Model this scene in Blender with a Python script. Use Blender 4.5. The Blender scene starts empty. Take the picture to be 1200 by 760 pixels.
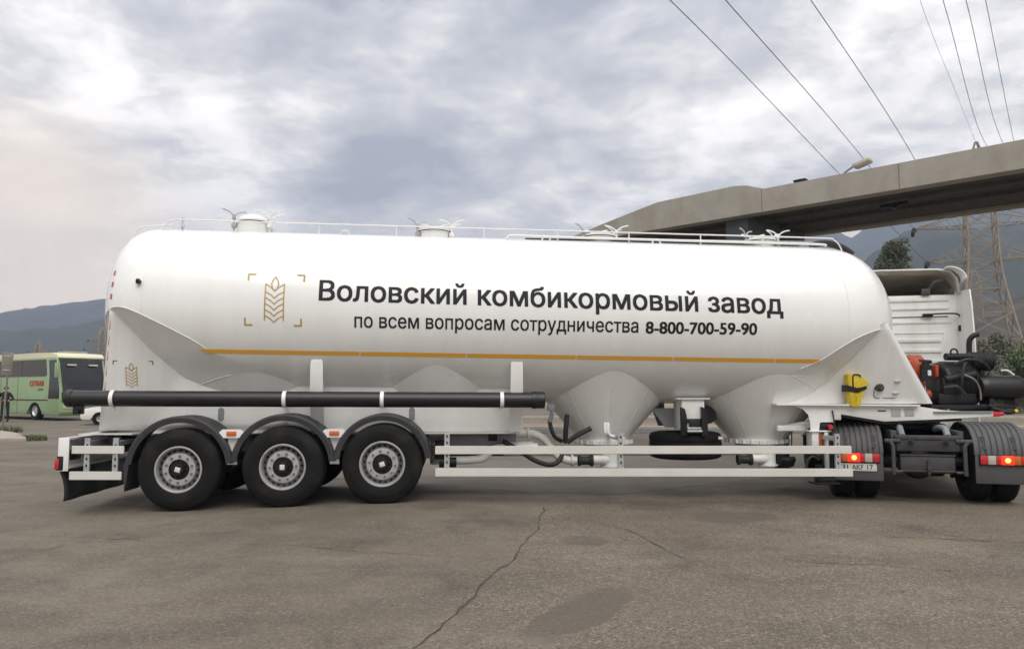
import bpy, bmesh, math, random
from mathutils import Vector, Matrix, noise
PI = math.pi
rad = math.radians
S = bpy.context.scene
COL = S.collection

# ------------------------------------------------------------------ camera, sky, sun, exposure
cd = bpy.data.cameras.new('camera')
cam = bpy.data.objects.new('camera', cd); COL.objects.link(cam)
cam.location = (0, 0, 1.55)
cam.rotation_euler = (rad(90 + 4.78), 0, 0)
cd.sensor_width = 36; cd.lens = 28
cd.clip_start = 0.1; cd.clip_end = 12000
S.camera = cam

SUN_EL, SUN_AZ = 53, 168          # azimuth clockwise from +Y
w = bpy.data.worlds.new('World'); S.world = w; w.use_nodes = True
nt = w.node_tree; nt.nodes.clear()
N = nt.nodes.new; L = nt.links.new
def wn(t, **k):
    n = N(t)
    for a, v in k.items(): setattr(n, a, v)
    return n
out = N('ShaderNodeOutputWorld')
sky = wn('ShaderNodeTexSky', sky_type='NISHITA', sun_disc=False)
sky.sun_elevation = rad(SUN_EL); sky.sun_rotation = rad(SUN_AZ)
bg_sky = N('ShaderNodeBackground'); L(sky.outputs[0], bg_sky.inputs[0]); bg_sky.inputs[1].default_value = 0.05
tc = N('ShaderNodeTexCoord')
sep = N('ShaderNodeSeparateXYZ'); L(tc.outputs['Generated'], sep.inputs[0])
def wm(op, a, b=None, c=None):
    n = wn('ShaderNodeMath', operation=op)
    for i, v in enumerate((a, b, c)):
        if v is None: continue
        if isinstance(v, (int, float)): n.inputs[i].default_value = v
        else: L(v, n.inputs[i])
    return n.outputs[0]
zc = wm('ADD', wm('MAXIMUM', sep.outputs[2], 0.0), 0.20)
px_ = wm('DIVIDE', sep.outputs[0], zc); py_ = wm('DIVIDE', sep.outputs[1], zc)
cmb = N('ShaderNodeCombineXYZ'); L(px_, cmb.inputs[0]); L(py_, cmb.inputs[1]); cmb.inputs[2].default_value = 3.7
n1 = wn('ShaderNodeTexNoise'); n1.inputs['Scale'].default_value = 2.1; n1.inputs['Detail'].default_value = 8; n1.inputs['Roughness'].default_value = 0.56; n1.inputs['Distortion'].default_value = 0.3
L(cmb.outputs[0], n1.inputs['Vector'])
n2 = wn('ShaderNodeTexNoise'); n2.inputs['Scale'].default_value = 5.6; n2.inputs['Detail'].default_value = 8; n2.inputs['Roughness'].default_value = 0.64; n2.inputs['Distortion'].default_value = 0.2
L(cmb.outputs[0], n2.inputs['Vector'])
mixn = wm('ADD', wm('MULTIPLY', n1.outputs['Fac'], 0.60), wm('MULTIPLY', n2.outputs['Fac'], 0.40))
# where the cloud layer is thin or thick (direction, spread in degrees, amount)
for dirv, sprd, amt in [((-0.371, 0.876, 0.31), 13, 0.085), ((-0.5, 0.793, 0.348), 7, 0.075), ((-0.326, 0.923, 0.203), 6, 0.05), ((-0.53, 0.839, 0.12), 8, 0.06), ((-0.042, 0.963, 0.265), 7, 0.035), ((0.104, 0.955, 0.279), 7, 0.04), ((0.466, 0.81, 0.356), 13, 0.05), ((0.263, 0.926, 0.271), 8, 0.04), ((-0.182, 0.918, 0.351), 11, -0.075), ((-0.425, 0.813, 0.399), 8, -0.05), ((-0.5, 0.83, 0.247), 8, -0.055), ((-0.126, 0.967, 0.223), 8, -0.055), ((0.041, 0.919, 0.393), 9, -0.03), ((0.162, 0.922, 0.352), 7, -0.03)]:
    dp = wn('ShaderNodeVectorMath', operation='DOT_PRODUCT'); L(tc.outputs['Generated'], dp.inputs[0]); dp.inputs[1].default_value = dirv
    mp = wn('ShaderNodeMapRange', interpolation_type='SMOOTHERSTEP'); L(dp.outputs['Value'], mp.inputs[0]); mp.inputs[1].default_value = math.cos(rad(sprd)); mp.inputs[2].default_value = 1.0; mp.inputs[3].default_value = 0; mp.inputs[4].default_value = amt
    mixn = wm('ADD', mixn, mp.outputs[0])
cr = N('ShaderNodeValToRGB'); L(mixn, cr.inputs[0])
e = cr.color_ramp.elements
e[0].position = 0.33; e[0].color = (0.48, 0.50, 0.565, 1)
e[1].position = 0.455; e[1].color = (0.78, 0.78, 0.805, 1)
x = e.new(0.535); x.color = (1.09, 1.06, 1.03, 1)
x = e.new(0.64); x.color = (1.72, 1.64, 1.56, 1)
# warm band low on the horizon
hz = N('ShaderNodeMapRange'); L(sep.outputs[2], hz.inputs[0]); hz.inputs[1].default_value = 0.22; hz.inputs[2].default_value = 0.06; hz.inputs[3].default_value = 0; hz.inputs[4].default_value = 0.75
mxw = wn('ShaderNodeMix', data_type='RGBA'); L(hz.outputs[0], mxw.inputs[0]); L(cr.outputs[0], mxw.inputs[6]); mxw.inputs[7].default_value = (1.60, 1.40, 1.20, 1)
for dirv, sprd, amt in (((-0.53, 0.84, 0.115), 13, 0.75), ((0.40, 0.89, 0.13), 7, 0.6)):
    dp = wn('ShaderNodeVectorMath', operation='DOT_PRODUCT'); L(tc.outputs['Generated'], dp.inputs[0]); dp.inputs[1].default_value = Vector(dirv).normalized()
    mp = wn('ShaderNodeMapRange', interpolation_type='SMOOTHSTEP'); L(dp.outputs['Value'], mp.inputs[0]); mp.inputs[1].default_value = math.cos(rad(sprd)); mp.inputs[2].default_value = 1.0; mp.inputs[3].default_value = 0; mp.inputs[4].default_value = amt
    mx2 = wn('ShaderNodeMix', data_type='RGBA'); L(mp.outputs[0], mx2.inputs[0]); L(mxw.outputs[2], mx2.inputs[6]); mx2.inputs[7].default_value = (2.2, 1.78, 1.28, 1); mxw = mx2
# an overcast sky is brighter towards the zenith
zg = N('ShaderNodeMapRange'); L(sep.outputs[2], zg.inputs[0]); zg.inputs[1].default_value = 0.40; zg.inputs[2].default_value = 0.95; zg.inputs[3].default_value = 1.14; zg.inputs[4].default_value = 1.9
# sky dimmed low behind the camera, added to darken the tank's underside
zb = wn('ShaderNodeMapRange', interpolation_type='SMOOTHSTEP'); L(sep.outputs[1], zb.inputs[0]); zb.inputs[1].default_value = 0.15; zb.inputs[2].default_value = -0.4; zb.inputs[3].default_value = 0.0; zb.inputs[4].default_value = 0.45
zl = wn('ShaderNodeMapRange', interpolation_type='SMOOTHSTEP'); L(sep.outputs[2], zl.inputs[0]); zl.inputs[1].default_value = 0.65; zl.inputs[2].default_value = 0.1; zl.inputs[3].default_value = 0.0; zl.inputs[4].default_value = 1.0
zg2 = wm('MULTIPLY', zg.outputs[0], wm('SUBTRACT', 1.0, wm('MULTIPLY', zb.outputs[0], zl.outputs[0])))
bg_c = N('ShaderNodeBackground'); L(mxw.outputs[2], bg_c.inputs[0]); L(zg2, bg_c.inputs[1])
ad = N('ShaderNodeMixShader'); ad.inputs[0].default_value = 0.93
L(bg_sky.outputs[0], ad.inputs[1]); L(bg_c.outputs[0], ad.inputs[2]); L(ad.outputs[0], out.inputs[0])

sd = bpy.data.lights.new('sun', 'SUN'); sd.energy = 1.5; sd.angle = rad(45); sd.color = (1.0, 0.96, 0.90)
sun = bpy.data.objects.new('sun', sd); COL.objects.link(sun)
dv = Vector((math.sin(rad(SUN_AZ)) * math.cos(rad(SUN_EL)), math.cos(rad(SUN_AZ)) * math.cos(rad(SUN_EL)), math.sin(rad(SUN_EL))))
sun.rotation_euler = dv.to_track_quat('Z', 'Y').to_euler()
vs = S.view_settings
vs.view_transform = 'Standard'; vs.look = 'None'; vs.gamma = 1; vs.exposure = 0.0; vs.use_curve_mapping = False
S.cycles.use_denoising = True
S.cycles.max_bounces = 8; S.cycles.diffuse_bounces = 3; S.cycles.glossy_bounces = 3; S.cycles.transmission_bounces = 4
S.cycles.volume_bounces = 0

# ------------------------------------------------------------------ materials
def mat(name, col, rough=0.6, metal=0.0, var=0.0, vscale=4.0, bump=0.0, bscale=60.0, coat=0.0, spec=0.5, dirt=None, emit=None, trans=0, rvar=0.0, detail=6):
    m = bpy.data.materials.new(name); m.use_nodes = True
    t = m.node_tree; b = t.nodes['Principled BSDF']
    b.inputs['Base Color'].default_value = (*col, 1); b.inputs['Roughness'].default_value = rough; b.inputs['Metallic'].default_value = metal
    b.inputs['Coat Weight'].default_value = coat; b.inputs['Coat Roughness'].default_value = 0.08
    b.inputs['Specular IOR Level'].default_value = spec
    if trans: b.inputs['Transmission Weight'].default_value = trans
    if emit: b.inputs['Emission Color'].default_value = (*emit[0], 1); b.inputs['Emission Strength'].default_value = emit[1]
    tcn = t.nodes.new('ShaderNodeTexCoord')
    if var or dirt or rvar:
        nz = t.nodes.new('ShaderNodeTexNoise'); nz.inputs['Scale'].default_value = vscale; nz.inputs['Detail'].default_value = detail; nz.inputs['Roughness'].default_value = 0.62
        t.links.new(tcn.outputs['Object'], nz.inputs['Vector'])
        r = t.nodes.new('ShaderNodeValToRGB'); t.links.new(nz.outputs['Fac'], r.inputs[0])
        lo = dirt if dirt else tuple(c * (1 - var) for c in col)
        hi = col if dirt else tuple(min(1, c * (1 + var)) for c in col)
        r.color_ramp.elements[0].position = 0.3; r.color_ramp.elements[0].color = (*lo, 1)
        r.color_ramp.elements[1].position = 0.68 if not dirt else 0.5; r.color_ramp.elements[1].color = (*hi, 1)
        t.links.new(r.outputs[0], b.inputs['Base Color'])
        if rvar:
            mr = t.nodes.new('ShaderNodeMapRange'); t.links.new(nz.outputs['Fac'], mr.inputs[0])
            mr.inputs[1].default_value = 0.3; mr.inputs[2].default_value = 0.7; mr.inputs[3].default_value = rough + rvar; mr.inputs[4].default_value = max(0.03, rough - rvar)
            t.links.new(mr.outputs[0], b.inputs['Roughness'])
    if bump:
        nb = t.nodes.new('ShaderNodeTexNoise'); nb.inputs['Scale'].default_value = bscale; nb.inputs['Detail'].default_value = 3
        t.links.new(tcn.outputs['Object'], nb.inputs['Vector'])
        bp = t.nodes.new('ShaderNodeBump'); bp.inputs['Strength'].default_value = bump; bp.inputs['Distance'].default_value = 0.02
        t.links.new(nb.outputs['Fac'], bp.inputs['Height']); t.links.new(bp.outputs[0], b.inputs['Normal'])
    return m

M = {}
M['tank'] = mat('tank_white_paint', (0.80, 0.81, 0.80), 0.30, coat=0.45, var=0.025, vscale=1.2, bump=0.03, bscale=1.1, rvar=0.08)
M['white'] = mat('white_paint', (0.78, 0.785, 0.775), 0.38, coat=0.2, var=0.035, vscale=2.5, rvar=0.08)
M['cabwhite'] = mat('cab_white_paint', (0.70, 0.70, 0.68), 0.42, coat=0.25, var=0.06, vscale=3.0, rvar=0.1)
M['offwhite'] = mat('offwhite_alu', (0.62, 0.61, 0.57), 0.48, var=0.06, vscale=3.0)
M['galv'] = mat('galvanised_steel', (0.50, 0.53, 0.54), 0.45, metal=0.7, var=0.18, vscale=22)
M['tyre'] = mat('tyre_rubber', (0.0085, 0.0085, 0.0085), 0.75, vscale=3.2, dirt=(0.024, 0.0225, 0.020), bump=0.05, bscale=120, spec=0.2)
M['rim'] = mat('rim_silver', (0.50, 0.50, 0.50), 0.42, metal=0.5, vscale=7, dirt=(0.36, 0.345, 0.32))
M['rimdark'] = mat('rim_dark_grey', (0.20, 0.20, 0.20), 0.55, metal=0.4)  # nuts, and the rim well with its recess shading put into the colour
M['black'] = mat('black_paint', (0.011, 0.011, 0.012), 0.45, var=0.3, vscale=7, spec=0.35)
M['blacksoft'] = mat('black_rubber', (0.02, 0.02, 0.021), 0.6, var=0.3, vscale=10)
M['fender'] = mat('fender_plastic', (0.028, 0.028, 0.030), 0.55, vscale=5, dirt=(0.045, 0.043, 0.040))
M['tube'] = mat('tube_black_plastic', (0.011, 0.011, 0.012), 0.36, var=0.25, vscale=5)
M['grey'] = mat('dark_grey_frame', (0.045, 0.045, 0.046), 0.55, var=0.25, vscale=7)
M['guard'] = mat('mudguard_grey', (0.074, 0.074, 0.076), 0.62, vscale=5, dirt=(0.092, 0.088, 0.082))
M['midgrey'] = mat('mid_grey_paint', (0.22, 0.24, 0.25), 0.5, var=0.1, vscale=5)
M['orange_line'] = mat('stripe_orange', (0.80, 0.41, 0.045), 0.4, coat=0.2)
M['letter'] = mat('letter_charcoal', (0.014, 0.016, 0.019), 0.55, spec=0.25)
M['gold'] = mat('logo_gold', (0.42, 0.29, 0.09), 0.4, var=0.25, vscale=3)
M['red'] = mat('red_reflector', (0.50, 0.02, 0.03), 0.25, coat=0.4)
M['redtape'] = mat('red_tape', (0.52, 0.06, 0.07), 0.4)
M['amber'] = mat('amber_reflector', (0.55, 0.12, 0.02), 0.25, coat=0.4)
M['lens_clear'] = mat('clear_lens', (0.45, 0.43, 0.36), 0.2, coat=0.5)
M['lit'] = mat('lit_tail_lamp', (0.7, 0.03, 0.01), 0.3, emit=((1.0, 0.03, 0.01), 1.1))
M['litcore'] = mat('lit_bulb', (1, 0.3, 0.1), 0.3, emit=((1.0, 0.22, 0.06), 4.0))
M['yellow'] = mat('chock_yellow', (0.62, 0.47, 0.02), 0.5, var=0.15, vscale=9)
M['orange'] = mat('compressor_orange', (0.34, 0.050, 0.012), 0.45, var=0.2, vscale=9)
M['plate'] = mat('plate_white', (0.62, 0.62, 0.60), 0.45)
M['plateblue'] = mat('plate_blue', (0.02, 0.06, 0.35), 0.45)
M['deflector'] = mat('deflector_inside', (0.50, 0.45, 0.37), 0.7, var=0.25, vscale=3)
M['glass'] = mat('dark_glass', (0.012, 0.013, 0.014), 0.08, spec=0.6)
M['glassbrown'] = mat('brown_glass', (0.035, 0.024, 0.017), 0.12, spec=0.5)
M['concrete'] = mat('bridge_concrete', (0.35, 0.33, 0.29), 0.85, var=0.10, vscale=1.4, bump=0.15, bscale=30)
M['soffit'] = mat('bridge_soffit_concrete', (0.085, 0.083, 0.08), 0.9, var=0.15, vscale=1.0, bump=0.1, bscale=20)  # same concrete, shade under the deck put into a darker colour
M['steelblue'] = mat('steel_bluegrey', (0.10, 0.12, 0.13), 0.6, var=0.15, vscale=2)
M['wire'] = mat('wire_grey', (0.10, 0.10, 0.105), 0.6)
M['pylon'] = mat('pylon_steel', (0.27, 0.22, 0.16), 0.7, var=0.3, vscale=0.6)
M['insul'] = mat('insulator_dark', (0.03, 0.022, 0.02), 0.4)
M['busgreen'] = mat('bus_green', (0.26, 0.37, 0.20), 0.4, coat=0.2, var=0.05, vscale=1.0)
M['buscream'] = mat('bus_cream', (0.68, 0.66, 0.48), 0.5)
M['busred'] = mat('bus_red', (0.42, 0.03, 0.02), 0.5)
M['busdark'] = mat('bus_dark_trim', (0.03, 0.03, 0.03), 0.5)
M['carwhite'] = mat('car_white', (0.68, 0.67, 0.62), 0.35, coat=0.4)
M['sign'] = mat('sign_back', (0.20, 0.19, 0.16), 0.6, metal=0.3, var=0.2, vscale=3)
M['skin'] = mat('skin', (0.42, 0.26, 0.18), 0.6)
M['hair'] = mat('hair', (0.02, 0.015, 0.012), 0.7)
M['cloth'] = mat('dark_cloth', (0.012, 0.013, 0.018), 0.85, var=0.3, vscale=10)
M['bark'] = mat('bark', (0.12, 0.09, 0.06), 0.9, var=0.3, vscale=5)
M['kerb'] = mat('kerb_stone', (0.33, 0.29, 0.24), 0.85, var=0.15, vscale=3, bump=0.2, bscale=25)
M['wallpale'] = mat('low_wall_render', (0.46, 0.40, 0.32), 0.85, var=0.12, vscale=0.5)
M['building'] = mat('factory_render', (0.52, 0.47, 0.38), 0.85, var=0.1, vscale=0.3)
M['terracotta'] = mat('terracotta', (0.30, 0.13, 0.09), 0.8, var=0.2, vscale=1)
M['guardrail'] = mat('guardrail_steel', (0.42, 0.41, 0.38), 0.5, metal=0.4)
M['stone'] = mat('galv_plate', (0.42, 0.42, 0.42), 0.5)

def stain(m, col, dark, sx=3.0, sz=0.35):
    t = m.node_tree; b = t.nodes['Principled BSDF']; tcn = t.nodes.new('ShaderNodeTexCoord'); mp = t.nodes.new('ShaderNodeMapping'); mp.inputs['Scale'].default_value = (sx, sx, sz)
    n = t.nodes.new('ShaderNodeTexNoise'); n.inputs['Scale'].default_value = 1.6; n.inputs['Detail'].default_value = 7; n.inputs['Roughness'].default_value = 0.65
    t.links.new(tcn.outputs['Object'], mp.inputs[0]); t.links.new(mp.outputs[0], n.inputs['Vector'])
    r = t.nodes.new('ShaderNodeValToRGB'); r.color_ramp.elements[0].position = 0.38; r.color_ramp.elements[0].color = (*dark, 1); r.color_ramp.elements[1].position = 0.58; r.color_ramp.elements[1].color = (*col, 1)
    t.links.new(n.outputs['Fac'], r.inputs[0])
    old = b.inputs['Base Color'].links[0].from_socket if b.inputs['Base Color'].links else None
    mx = t.nodes.new('ShaderNodeMix'); mx.data_type = 'RGBA'; mx.blend_type = 'MULTIPLY'; mx.inputs[0].default_value = 1.0
    if old: t.links.new(old, mx.inputs[6])
    else: mx.inputs[6].default_value = b.inputs['Base Color'].default_value
    t.links.new(r.outputs[0], mx.inputs[7]); t.links.new(mx.outputs[2], b.inputs['Base Color'])
stain(M['concrete'], (1, 1, 1), (0.84, 0.82, 0.79), 0.9, 0.55)
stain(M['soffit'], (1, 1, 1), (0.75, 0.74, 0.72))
stain(M['white'], (1, 1, 1), (0.935, 0.93, 0.915), 2.0, 0.3)
stain(M['tank'], (1, 1, 1), (0.965, 0.962, 0.955), 2.6, 0.22)
stain(M['cabwhite'], (1, 1, 1), (0.90, 0.89, 0.87), 2.5, 0.4)

def leafmat(name, a, b):
    m = bpy.data.materials.new(name); m.use_nodes = True
    t = m.node_tree; bs = t.nodes['Principled BSDF']; bs.inputs['Roughness'].default_value = 0.65
    g = t.nodes.new('ShaderNodeNewGeometry'); r = t.nodes.new('ShaderNodeValToRGB')
    t.links.new(g.outputs['Random Per Island'], r.inputs[0])
    r.color_ramp.elements[0].color = (*a, 1); r.color_ramp.elements[1].color = (*b, 1)
    t.links.new(r.outputs[0], bs.inputs['Base Color'])
    return m
M['leaf_olive'] = leafmat('leaf_olive', (0.035, 0.042, 0.017), (0.13, 0.13, 0.06))
M['leaf_green'] = leafmat('leaf_green', (0.030, 0.055, 0.014), (0.11, 0.15, 0.045))
M['leaf_dry'] = leafmat('leaf_dry', (0.035, 0.030, 0.018), (0.095, 0.078, 0.048))
M['leaf_dark'] = leafmat('leaf_dark', (0.018, 0.025, 0.016), (0.045, 0.055, 0.035))
M['grass'] = leafmat('grass_blade', (0.05, 0.07, 0.02), (0.14, 0.14, 0.06))

# ------------------------------------------------------------------ mesh helpers
class MB:
    def __init__(s): s.bm = bmesh.new(); s.mi = 0
    def _tag(s, faces, smooth=None):
        for f in faces: f.material_index = s.mi
    def face(s, pts):
        f = s.bm.faces.new([s.bm.verts.new(p) for p in pts]); f.material_index = s.mi; return s
    def box(s, a, b, bev=0.0, rot=None, seg=2):
        """axis box between corners a and b; rot = (Matrix, pivot)"""
        a, b = Vector(a), Vector(b)
        c = (a + b) / 2; d = b - a
        r = bmesh.ops.create_cube(s.bm, size=1.0, matrix=Matrix.Translation(c) @ Matrix.Diagonal((abs(d.x), abs(d.y), abs(d.z), 1)))
        vs_ = r['verts']
        if rot: bmesh.ops.transform(s.bm, matrix=rot, verts=vs_)
        fs = {f for v in vs_ for f in v.link_faces}
        if bev > 0:
            es = {e for v in vs_ for e in v.link_edges}
            rr = bmesh.ops.bevel(s.bm, geom=list(es), offset=bev, segments=seg, profile=0.5, affect='EDGES')
            fs = set(rr['faces']) | {f for f in fs if f.is_valid}
            fs |= {f for v in rr['verts'] for f in v.link_faces}
        s._tag(fs); return s
    def loft(s, rings, closed=True, cap=True):
        vr = [[s.bm.verts.new(p) for p in r] for r in rings]
        n = len(vr[0]); k = n if closed else n - 1
        for i in range(len(vr) - 1):
            for j in range(k):
                j2 = (j + 1) % n
                f = s.bm.faces.new((vr[i][j], vr[i][j2], vr[i + 1][j2], vr[i + 1][j])); f.material_index = s.mi
        if cap and closed:
            for r_, rev in ((vr[0], True), (vr[-1], False)):
                try:
                    f = s.bm.faces.new(list(reversed(r_)) if rev else r_); f.material_index = s.mi
                except ValueError: pass
        return s
    def cyl(s, p0, p1, r, r2=None, seg=20, cap=True):
        p0, p1 = Vector(p0), Vector(p1); r2 = r if r2 is None else r2
        d = (p1 - p0).normalized(); u = d.orthogonal().normalized(); v = d.cross(u)
        ring = lambda p, q: [p + (u * math.cos(2 * PI * i / seg) + v * math.sin(2 * PI * i / seg)) * q for i in range(seg)]
        return s.loft([ring(p0, r), ring(p1, r2)], cap=cap)
    def tube(s, pts, r, seg=8, smooth=0, cap=True):
        pts = [Vector(p) for p in pts]
        if smooth and len(pts) > 2:
            q = []
            for i in range(len(pts) - 1):
                a0 = pts[max(i - 1, 0)]; a1 = pts[i]; a2 = pts[i + 1]; a3 = pts[min(i + 2, len(pts) - 1)]
                for k in range(smooth):
                    t = k / smooth
                    q.append(0.5 * ((2 * a1) + (a2 - a0) * t + (2 * a0 - 5 * a1 + 4 * a2 - a3) * t * t + (3 * a1 - a0 - 3 * a2 + a3) * t ** 3))
            q.append(pts[-1]); pts = q
        n = len(pts); rr = r if isinstance(r, (list, tuple)) else [r] * n
        if len(rr) != n: rr = [rr[0] + (rr[-1] - rr[0]) * i / (n - 1) for i in range(n)]
        d = (pts[1] - pts[0]).normalized(); u = d.orthogonal().normalized(); rings = []
        for i in range(n):
            t = ((pts[min(i + 1, n - 1)] - pts[max(i - 1, 0)])).normalized()
            u = (u - t * u.dot(t)); u = u.normalized() if u.length > 1e-6 else t.orthogonal().normalized()
            v = t.cross(u)
            rings.append([pts[i] + (u * math.cos(2 * PI * k / seg) + v * math.sin(2 * PI * k / seg)) * rr[i] for k in range(seg)])
        return s.loft(rings, cap=cap)
    def lathe(s, prof, o, axis=(0, 1, 0), seg=48, a0=0.0, a1=2 * PI, ref=None):
        """prof: (radius, along axis) pairs"""
        o = Vector(o); ax = Vector(axis).normalized()
        u = Vector(ref) if ref else ax.orthogonal().normalized(); v = ax.cross(u)
        full = abs(a1 - a0 - 2 * PI) < 1e-6
        m = seg if full else seg + 1
        rings = []
        for i in range(m):
            a = a0 + (a1 - a0) * i / seg
            dr = u * math.cos(a) + v * math.sin(a)
            rings.append([o + dr * r + ax * h for r, h in prof])
        if full: rings.append(rings[0])
        vr = [[s.bm.verts.new(p) for p in r] for r in rings[:m]]
        if full: vr.append(vr[0])
        for i in range(len(vr) - 1):
            for j in range(len(prof) - 1):
                try:
                    f = s.bm.faces.new((vr[i][j], vr[i][j + 1], vr[i + 1][j + 1], vr[i + 1][j])); f.material_index = s.mi
                except ValueError: pass
        return s
    def prism(s, poly, axis, a, b, bev=0.0):
        """poly in the two other axes, extruded along axis ('x','y','z') from a to b"""
        def P(p, h):
            return {'x': (h, p[0], p[1]), 'y': (p[0], h, p[1]), 'z': (p[0], p[1], h)}[axis]
        n0 = len(s.bm.verts)
        s.loft([[P(p, a) for p in poly], [P(p, b) for p in poly]])
        if bev:
            s.bm.verts.ensure_lookup_table()
            vs_ = s.bm.verts[n0:]
            es = {e for v in vs_ for e in v.link_edges}
            r = bmesh.ops.bevel(s.bm, geom=list(es), offset=bev, segments=2, profile=0.5, affect='EDGES')
            s._tag(r['faces'])
        return s
    def xf(s, m): bmesh.ops.transform(s.bm, matrix=m, verts=s.bm.verts); return s
    def build(s, name, mats, parent=None, smooth=35, recalc=True, weld=0):
        if weld: bmesh.ops.remove_doubles(s.bm, verts=s.bm.verts, dist=weld)
        if recalc: bmesh.ops.recalc_face_normals(s.bm, faces=s.bm.faces)
        me = bpy.data.meshes.new(name); s.bm.to_mesh(me); s.bm.free()
        for m in (mats if isinstance(mats, (list, tuple)) else [mats]): me.materials.append(m)
        if smooth:
            me.polygons.foreach_set('use_smooth', [True] * len(me.polygons))
            me.set_sharp_from_angle(angle=rad(smooth))
        o = bpy.data.objects.new(name, me); COL.objects.link(o)
        if parent is not None: o.parent = parent
        return o

def tag(o, label=None, cat=None, group=None, kind=None):
    if label: o['label'] = label
    if cat: o['category'] = cat
    if group: o['group'] = group
    if kind: o['kind'] = kind
    return o
def thing(name, loc, rz, label, cat, group=None):
    o = bpy.data.objects.new(name, None); COL.objects.link(o)
    o.empty_display_size = 0.3
    o.location = loc; o.rotation_euler = (0, 0, rz)
    return tag(o, label, cat, group)
def kids(o): return [c for c in bpy.data.objects if c.parent == o]
def copy_tree(o, parent=None):
    c = o.copy(); COL.objects.link(c)
    c.parent = parent
    for ch in kids(o): copy_tree(ch, c)
    return c
def boolean(a, b, op):
    m = a.modifiers.new('b', 'BOOLEAN'); m.object = b; m.operation = op; m.solver = 'EXACT'
    bpy.context.view_layer.update()
    dg = bpy.context.evaluated_depsgraph_get()
    me = bpy.data.meshes.new_from_object(a.evaluated_get(dg))
    a.modifiers.clear()
    return me
def drop(o):
    d = o.data; bpy.data.objects.remove(o)
    if d and d.users == 0: bpy.data.meshes.remove(d)

def gz(X, Y):
    """the yard's gentle swell under the trailer"""
    return 0.10 * math.exp(-((X + 1.2) / 2.6) ** 2) * math.exp(-((Y - 10.9) / 3.2) ** 2)

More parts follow.
